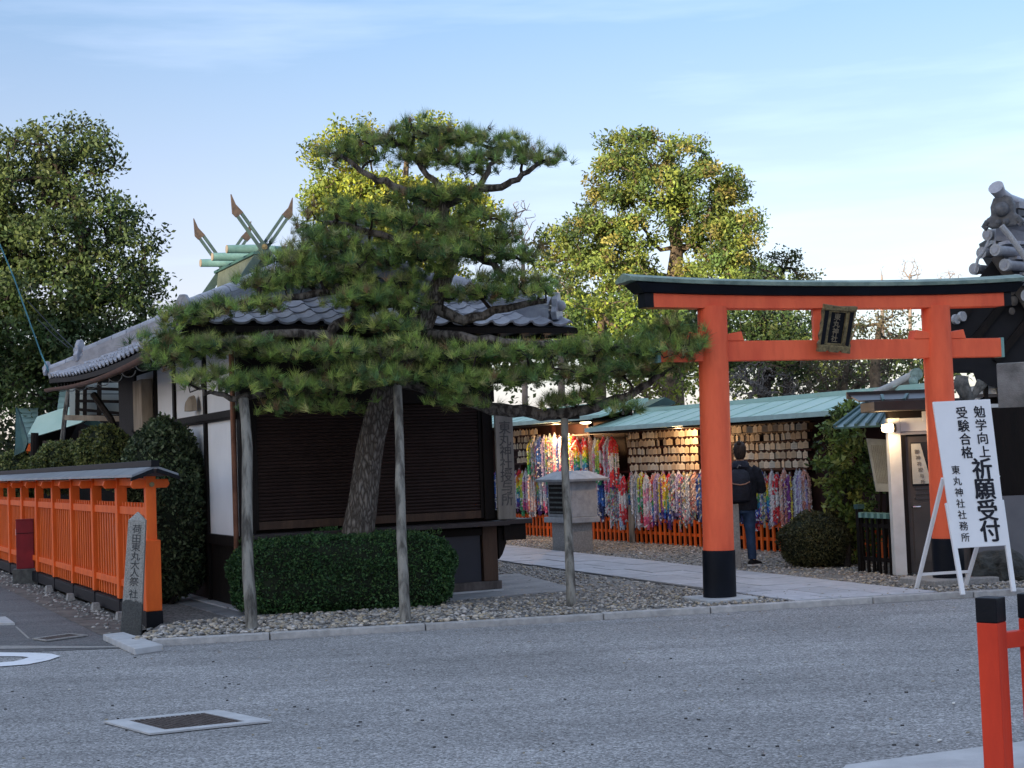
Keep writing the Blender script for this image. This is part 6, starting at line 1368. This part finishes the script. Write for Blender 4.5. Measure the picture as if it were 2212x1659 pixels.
# limbs
limbs = [  # each a path of (x,y,Y,r)
 [(850,810,17.3,.10),(960,850,17.1,.09),(1065,878,16.9,.075),(1150,892,16.95,.07),(1225,893,17.0,.065),(1310,872,16.9,.055),(1375,845,16.8,.045),(1420,812,16.8,.03),(1470,780,16.8,.02)],
 [(1375,845,16.8,.03),(1350,868,16.6,.022),(1345,895,16.5,.016)],
 [(845,822,17.3,.07),(740,800,16.8,.06),(620,825,16.5,.05),(530,858,16.1,.04),(470,850,16.0,.025),(430,840,15.9,.018)],
 [(905,715,17.2,.09),(860,650,17.0,.08),(800,610,16.9,.07),(755,585,16.8,.05),(690,570,16.8,.03)],
 [(866,775,17.25,.08),(760,740,16.7,.06),(640,720,16.4,.05),(520,730,16.2,.035),(430,745,16.1,.02)],
 [(932,655,17.15,.08),(1000,690,17.0,.06),(1090,665,17.1,.045),(1180,650,17.1,.03)],
 [(905,715,17.2,.07),(1000,730,16.8,.06),(1120,740,16.6,.045),(1260,745,16.6,.035),(1400,750,16.7,.02)],
 [(962,500,17.1,.07),(900,430,17.1,.06),(860,410,17.0,.05),(800,380,17.0,.035),(730,330,17.0,.02)],
 [(958,445,17.1,.06),(1030,410,17.1,.05),(1095,400,17.1,.04),(1140,370,17.1,.03),(1180,345,17.1,.018)],
 [(970,540,17.1,.06),(1050,560,17.1,.045),(1100,610,17.1,.03)],
 [(975,555,17.1,.06),(890,540,16.9,.05),(800,500,16.9,.04),(700,480,16.9,.025)],
 [(860,650,17.0,.06),(745,690,16.7,.06),(705,735,16.5,.05),(680,770,16.4,.03)],
 [(800,610,16.9,.05),(650,640,16.5,.04),(540,655,16.2,.025),(460,680,16.1,.016)],
 [(958,480,17.1,.05),(900,460,17.1,.045),(850,470,17.1,.03)],
 [(1030,410,17.1,.04),(1060,360,17.1,.03),(1080,320,17.1,.015)],[(945,400,17.1,.04),(900,350,17.1,.03),(870,310,17.1,.015)],
]
seeds = []
for lb in limbs:
    pp_ = [D(x,y,Y) for x,y,Y,r in lb]; rr = [r for *_,r in lb]; fine = []; fr = []
    for i in range(len(pp_)-1):
        p0, p1, p2, p3 = pp_[max(i-1,0)], pp_[i], pp_[i+1], pp_[min(i+2,len(pp_)-1)]
        for k in range(4):
            t = k/4; fine.append(cr_(p0,p1,p2,p3,t)+Vector(RNG.normal(0,.012,3))); fr.append(rr[i]*(1-t)+rr[i+1]*t)
    fine.append(pp_[-1]); fr.append(rr[-1]); m3 = MB(); m3.tube(fine, fr, 9); build(m3, 'limb', bark, pine, smooth=True)
    for p, r in zip(fine[2:], fr[2:]): seeds.append((p,r))
#  pads: x,y,rx,ry,Y,dY
pads = [(800,305,100,34,17.1,.45),(905,290,90,34,17.1,.5),(1000,300,90,34,17.1,.5),(1095,315,75,34,17.1,.45),(1150,340,50,26,17.1,.35),(745,335,60,32,17.1,.35),(890,340,110,28,17.0,.5),(1040,350,90,28,17.0,.45),(1180,345,24,16,17.1,.25),
 (900,435,90,28,17.0,.45),(980,425,70,26,17.0,.4),(740,465,90,34,16.9,.5),(830,470,70,32,16.9,.45),(680,500,60,36,16.9,.4),(930,490,80,34,16.9,.45),(1040,470,55,28,17.1,.4),(1085,510,50,32,17.1,.4),(990,520,60,40,16.9,.4),(760,530,90,34,16.8,.5),(1130,560,50,30,17.1,.35),
 (870,560,70,30,16.8,.4),(680,590,110,32,16.7,.5),(640,560,60,24,16.7,.4),(590,620,60,24,16.5,.4),(780,640,70,28,16.6,.45),(470,668,90,24,16.2,.4),(400,690,60,24,16.1,.4),(540,660,60,22,16.3,.4),(960,590,50,28,16.9,.35),
 (1060,600,70,34,17.1,.45),(1140,620,60,34,17.1,.4),(1090,635,100,24,17.0,.45),(830,700,80,34,16.5,.5),(700,525,90,34,16.8,.5),(640,560,80,28,16.7,.45),(800,565,90,30,16.8,.5),(900,530,90,32,16.8,.5),(1000,555,80,32,16.8,.45),(1060,545,60,30,17.0,.4),(600,600,80,26,16.6,.45),(720,612,100,26,16.7,.5),(860,650,80,32,16.6,.45),(760,655,60,24,16.5,.4),(860,610,70,28,16.8,.4),(1000,640,60,24,17.0,.4),
 (430,748,90,28,16.1,.5),(530,755,90,28,16.2,.6),(640,768,100,28,16.3,.7),(760,765,100,30,16.4,.8),(880,762,100,36,16.5,.8),(1000,768,100,30,16.6,.8),(1110,765,90,30,16.7,.7),(1220,758,90,30,16.7,.6),(1320,755,90,32,16.8,.6),(1410,745,80,32,16.8,.5),(1465,745,40,30,16.8,.4),
 (460,820,80,26,15.9,.4),(560,830,100,28,16.1,.5),(680,845,90,30,16.3,.6),(780,810,80,32,16.3,.6),(880,815,100,34,16.4,.7),(1000,830,90,32,16.6,.7),(1080,820,80,32,16.7,.6),(1180,810,90,36,16.8,.6),(1290,810,90,36,16.8,.6),(1380,800,80,30,16.8,.5),(1440,790,50,30,16.8,.4),(1475,715,38,26,16.5,.35),(1485,755,36,28,16.5,.35),(1430,705,50,26,16.5,.35),(1435,750,60,34,16.45,.4),(1440,760,60,30,16.3,.35),
 (620,880,60,18,16.2,.3),(730,880,50,18,16.3,.3),(990,870,50,16,16.6,.3),(1200,870,60,18,16.9,.3),(1345,885,28,12,16.5,.2),(380,780,50,24,16.0,.4),(340,735,40,22,16.0,.35),(1260,860,50,16,16.9,.3)]
nodes = []
for (x,y,rx,ry,Y,dY) in pads:
    c = np.array(D(x,y,Y)); ax = rx/F_PX*Y; az = .78*ry/F_PX*Y; n = int(20*ax*dY*3.14+4)
    P = RNG.normal(size=(n,3)); P = unit(P)*RNG.uniform(.1,1,(n,1))**.5; P[:,2] = np.abs(P[:,2])*1.5-.55; nodes.append(P*np.array([ax,dY,az])+c)
N = np.concatenate(nodes)
# grow twigs from limbs and trunk: a forest of roots
roots = seeds + [(p, r) for p, r in zip(pts_[30:], rr_s[30:])]
RT = np.array([np.array(p) for p,_ in roots]); A = list(RT); rad = [min(r,.03) for _,r in roots]; par = [-1]*len(RT); base_len = [0.0]*len(RT)
dmin = np.array([np.min(np.linalg.norm(RT-q,axis=1)) for q in N]); order = np.argsort(dmin); Aa = np.zeros((len(RT)+len(N),3)); Aa[:len(RT)] = RT; PLn = np.zeros(len(Aa)); k = len(RT); parr = list(par)
for i in order:
    q = N[i]; dd = np.linalg.norm(Aa[:k]-q,axis=1); j = int(np.argmin(dd+.12*PLn[:k])); parr.append(j); Aa[k] = q; PLn[k] = PLn[j]+dd[j]; k += 1
cnt = np.ones(k)
for i in range(k-1, len(RT)-1, -1): cnt[parr[i]] += cnt[i]
tw = MB()
for i in range(len(RT), k):
    a, b = Vector(Aa[parr[i]]), Vector(Aa[i]); Ln = (b-a).length
    if Ln < .01: continue
    r0 = min(.0065*cnt[i]**.5*1.25, .035); mid = a.lerp(b,.5)+Vector(RNG.normal(size=3))*Ln*.13-Vector((0,0,Ln*.06)); tw.tube([a,mid,b], [r0,r0*.85,r0*.7], 5, cap=False)
build(tw, 'twigs', bark_d, pine, smooth=True)
# needles in tufts
per = 5; idx = np.repeat(np.arange(len(N)), per); m = len(idx)
TP = N[idx]+RNG.normal(size=(m,3))*np.array([.105,.105,.022]); TP[:,2] += RNG.uniform(-.02,.02,m)
pc_ = N[idx]; TD = unit(RNG.normal(size=(m,3))*np.array([.80,.80,.30])+np.array([0,-.10,.75]))
nn_ = 34; ti = np.repeat(np.arange(m), nn_); q = len(ti)
dirs = unit(TD[ti]*.85+unit(RNG.normal(size=(q,3)))*.72); dirs[:,2] += .10; dirs = unit(dirs)
side = unit(np.cross(dirs, RNG.normal(size=(q,3)))); ln = RNG.uniform(.095,.150,(q,1)); wdt_ = .0030
Bq = TP[ti]+RNG.normal(size=(q,3))*.012
Vn = np.stack([Bq-side*wdt_, Bq+side*wdt_, Bq+dirs*ln], 1).reshape(-1,3); Fn = np.arange(q*3).reshape(-1,3)
tc_ = np.array([(.16,.26,.065),(.25,.36,.08),(.085,.16,.055),(.34,.44,.10),(.22,.23,.09)])[RNG.integers(0,5,m)]*(1+RNG.normal(0,.30,(m,1)))
padg = np.repeat(1+RNG.normal(0,.10,(len(N),1)), per, axis=0); tc_ = tc_*padg
bm = RNG.random(m) < .045; tc_[bm] = np.array([.24,.15,.07])
Tn = np.clip(tc_[ti]*(1+RNG.normal(0,.15,(q,1))), .01, .5)
obj_from('needles', np_mesh('needles', Vn, Fn, needle_m, Tn), pine)
# ================================================================== the visitor
PB = G(1622,1222,.06); PB.z = .056; S = 1.72/1.75
per_ = thing('person', PB, 'person in dark hooded jacket, navy trousers and backpack, seen from behind', 'person')
Hx = Vector((math.cos(R(-6)),math.sin(R(-6)),0)); Hy = Vector((-Hx.y,Hx.x,0))     # right, forward
O = PB - Hx*.085
def A3(x, y, z): return O+Hx*x+Hy*y+Z3*z*S
def oval(x, y, z, a, b, n=16, tilt=0.0): return [A3(x+a*math.cos(6.2832*k/n), y+b*math.sin(6.2832*k/n), z+tilt*math.sin(6.2832*k/n)) for k in range(n)]
def limb_mb(mb, pts, n=12): mb.tube([A3(*p[:3]) for p in pts], [p[3] for p in pts], n)
body = MB()
body.loft([oval(0,0,.86,.15,.10),oval(0,0,1.0,.145,.10),oval(0,0,1.15,.14,.10),oval(0,0,1.3,.165,.105),oval(0,.0,1.40,.15,.085),oval(0,.0,1.45,.07,.06),oval(0,.012,1.50,.055,.058),oval(0,.02,1.56,.058,.064)])
body.loft([oval(0,.02,1.53,.045,.05),oval(0,.03,1.57,.068,.082),oval(0,.03,1.63,.076,.094),oval(0,.025,1.69,.076,.094),oval(0,.02,1.74,.058,.07),oval(0,.02,1.765,.02,.03)])
for sg in (-1,1):
    body.sphere(A3(sg*.078,.015,1.625), .02, 8, 6, sq=(.5,.8,1.3))
    limb_mb(body, [(sg*.17,0,1.39,.05),(sg*.235,.03,1.20,.042),(sg*.245,.06,1.08,.038),(sg*.20,.20,1.10,.032),(sg*.12,.29,1.16,.026)])
    limb_mb(body, [(sg*.12,.29,1.16,.032),(sg*.09,.34,1.18,.036),(sg*.075,.37,1.19,.03)],8)
    for f in range(4):
        fx0 = sg*(.075+.012*(f-1.5)*.2); zz = 1.165+.016*f; Lf_ = [.06,.075,.07,.055][f]
        limb_mb(body, [(fx0,.36,zz,.010),(fx0-sg*.02,.36+Lf_*.6,zz+.006,.009),(fx0-sg*.05,.355+Lf_*.7,zz+.012,.008)],6)
    limb_mb(body, [(sg*.095,.33,1.215,.011),(sg*.08,.355,1.245,.010),(sg*.06,.385,1.25,.008)],6)
limb_mb(body, [(.09,0,.88,.085),(.095,0,.68,.07),(.10,-.01,.48,.055),(.105,-.01,.28,.045),(.11,-.01,.08,.036)]); limb_mb(body, [(-.09,0,.88,.085),(-.13,.06,.68,.07),(-.17,.10,.48,.055),(-.19,.06,.28,.045),(-.21,.02,.08,.036)])
body.sphere(A3(0,.125,1.62), .016, 6, 5)      # nose
skin = mat('skin', (.52,.33,.25), (.46,.28,.21), 12, .5)
bo_ = build(body, 'body', skin, per_, smooth=True); rm = bo_.modifiers.new('r','REMESH'); rm.mode = 'VOXEL'; rm.voxel_size = .008; rm.use_smooth_shade = True
for sg in (-1,1):
    m3 = MB(); m3.sphere(A3(sg*.03,.118,1.645), .010, 8, 6); build(m3, 'eye', ink, bo_)
m3 = MB(); m3.box(A3(0,.118,1.578), (.045,.006,.010), Hx, Hy, Z3); build(m3, 'mouth', mat('lip', (.35,.12,.10)), bo_)
hair = MB(); hair.loft([oval(0,-.035,1.535,.050,.045),oval(0,-.02,1.57,.076,.078),oval(0,.0,1.63,.090,.103),oval(0,.0,1.70,.092,.108),oval(0,-.005,1.755,.072,.085),oval(0,-.01,1.785,.03,.04)]); hair.sphere(A3(-.01,-.075,1.765), .034, 10, 8)
ho = build(hair, 'hair', mat('brown_hair', (.050,.030,.020), (.018,.011,.009), 60, .55, .6, 90, stretch=(1,1,.3)), per_, smooth=True)
hs2 = MB()
for k in range(220):
    a = RNG.uniform(0,6.28); z = RNG.uniform(1.54,1.79); rr0 = .088*math.sqrt(max(.05,1-((z-1.66)/.14)**2)); 
    if math.sin(a) > .35 and z < 1.68: continue
    p = A3(rr0*math.cos(a), rr0*math.sin(a)*1.1-.005, z); hs2.tube([p, p+Vector((RNG.normal(0,.012),RNG.normal(0,.012),RNG.uniform(-.03,.02)))], [.004,.001], 3, cap=False)
build(hs2, 'loose_hair', MATS['brown_hair'], per_)
jk = MB(); jacket_m = mat('black_navy_jacket', (.013,.015,.024), (.008,.009,.015), 9, .85, .5, 30)
jk.loft([oval(0,.0,.80,.215,.14),oval(0,0,.86,.22,.145),oval(0,0,1.0,.21,.14),oval(0,0,1.15,.215,.14),oval(0,.0,1.28,.23,.14),oval(0,0,1.37,.215,.12),oval(0,0,1.43,.13,.10),oval(0,.01,1.47,.085,.085)])
for sg in (-1,1):
    limb_mb(jk, [(sg*.15,0,1.385,.075),(sg*.215,.0,1.34,.082),(sg*.262,.02,1.20,.076),(sg*.282,.04,1.08,.070),(sg*.235,.14,1.09,.056),(sg*.16,.25,1.14,.045),(sg*.13,.285,1.16,.042)])
jo = build(jk, 'jacket', jacket_m, per_, smooth=True); rm = jo.modifiers.new('r','REMESH'); rm.mode = 'VOXEL'; rm.voxel_size = .010; rm.use_smooth_shade = True
ds = jo.modifiers.new('d','DISPLACE'); tx = bpy.data.textures.new('folds','CLOUDS'); tx.noise_scale = .09; ds.texture = tx; ds.strength = .022; ds.texture_coords = 'GLOBAL'
hd = MB(); hd.loft([oval(0,-.05,1.38,.12,.06),oval(0,-.07,1.42,.125,.075),oval(0,-.05,1.47,.12,.09),oval(0,-.02,1.51,.095,.085)]); build(hd, 'hood', mat('hood_cloth', (.030,.034,.052), (.014,.016,.026), 14, .85, .5, 30), per_, smooth=True)
bpk = MB(); bpk.loft([oval(-.03,-.14,.92,.11,.05,16),oval(-.03,-.18,.95,.15,.085,16),oval(-.03,-.20,1.08,.16,.10,16),oval(-.03,-.19,1.22,.155,.095,16),oval(-.03,-.16,1.34,.13,.07,16),oval(-.03,-.14,1.39,.07,.03,16)]); pk = build(bpk, 'backpack', mat('navy_pack', (.016,.018,.030), (.010,.011,.018), 12, .7, .4, 40), per_, smooth=True)
m3 = MB(); m3.tube([A3(-.17,-.245,1.215),A3(-.11,-.285,1.185),A3(-.03,-.302,1.17),A3(.05,-.288,1.18),A3(.11,-.25,1.21)], .008, 6); build(m3, 'tan_trim', mat('tan_leather', (.36,.19,.13)), pk, smooth=True)
m3 = MB(); m3.tube([A3(-.05,-.175,1.41),A3(-.03,-.20,1.45),A3(0,-.17,1.44)], .008, 6); build(m3, 'carry_loop', mat('grey_loop', (.22,.20,.20)), pk, smooth=True)
tr_ = MB(); tm_ = mat('navy_denim', (.030,.060,.13), (.016,.034,.075), 10, .85, .3, 40)
tr_.loft([oval(0,0,.76,.165,.12),oval(0,0,.86,.165,.12),oval(0,0,.94,.15,.11)])
limb_mb(tr_, [(.085,0,.84,.098),(.092,0,.66,.088),(.10,-.01,.48,.072),(.105,-.01,.28,.064),(.11,-.01,.10,.062)],14); limb_mb(tr_, [(-.085,0,.84,.098),(-.125,.05,.66,.088),(-.17,.09,.48,.072),(-.19,.06,.28,.064),(-.21,.02,.10,.062)],14)
to = build(tr_, 'trousers', tm_, per_, smooth=True); rm = to.modifiers.new('r','REMESH'); rm.mode = 'VOXEL'; rm.voxel_size = .010; rm.use_smooth_shade = True
ds = to.modifiers.new('d','DISPLACE'); ds.texture = tx; ds.strength = .018; ds.texture_coords = 'GLOBAL'
for (x, y, yaw) in ((.12,-.01,-38),(-.215,.02,10)):
    fd_ = (Hy*math.cos(R(yaw))-Hx*math.sin(R(yaw))).normalized(); fs = fd_.cross(Z3); c = A3(x,y,0)
    m3 = MB(); m3.loft([[c+fd_*(t*.27-.09)+fs*math.cos(a)*w+Z3*(.03+max(0,math.sin(a))*hh_+min(0,math.sin(a))*.02) for a in [6.2832*k/12 for k in range(12)]] for t, w, hh_ in ((0,.03,.05),(.12,.04,.075),(.4,.042,.075),(.7,.048,.045),(.92,.04,.03),(1,.02,.015))]); so = build(m3, 'shoe', mat('black_shoe', (.012,.012,.014), None, 9, .6), per_, smooth=True)
    m3 = MB(); m3.prism([c+fd_*(-.10)+fs*.035, c+fd_*(-.10)-fs*.035, c+fd_*.10-fs*.05, c+fd_*.19-fs*.02, c+fd_*.19+fs*.02, c+fd_*.10+fs*.05], Z3*.028); build(m3, 'sole', mat('white_sole', (.7,.7,.7), None, 9, .6), so, bevel=.005)
# ================================================================== unseen hall added behind the viewer to shade the forecourt
hb = thing('sun_block_hall', (-47,-60,0), 'large dark tiled hall added unseen behind the viewer to shade the forecourt', 'hall')
m3 = MB(); m3.box((-47,-64,5.5), (120,8,11)); build(m3, 'wall', white_plaster, hb)
m3 = MB(); m3.prism([(-110,-58,10.3),(-110,-64,17.3),(-110,-70,10.3)], (126,0,0)); build(m3, 'roof', tile_dark, hb)
for k in range(16):
    m3 = MB(); m3.tube([(-105+k*7.5,-59.2,0),(-105+k*7.5,-59.2,10.5)], .3, 10); build(m3, 'column', vermilion, hb)
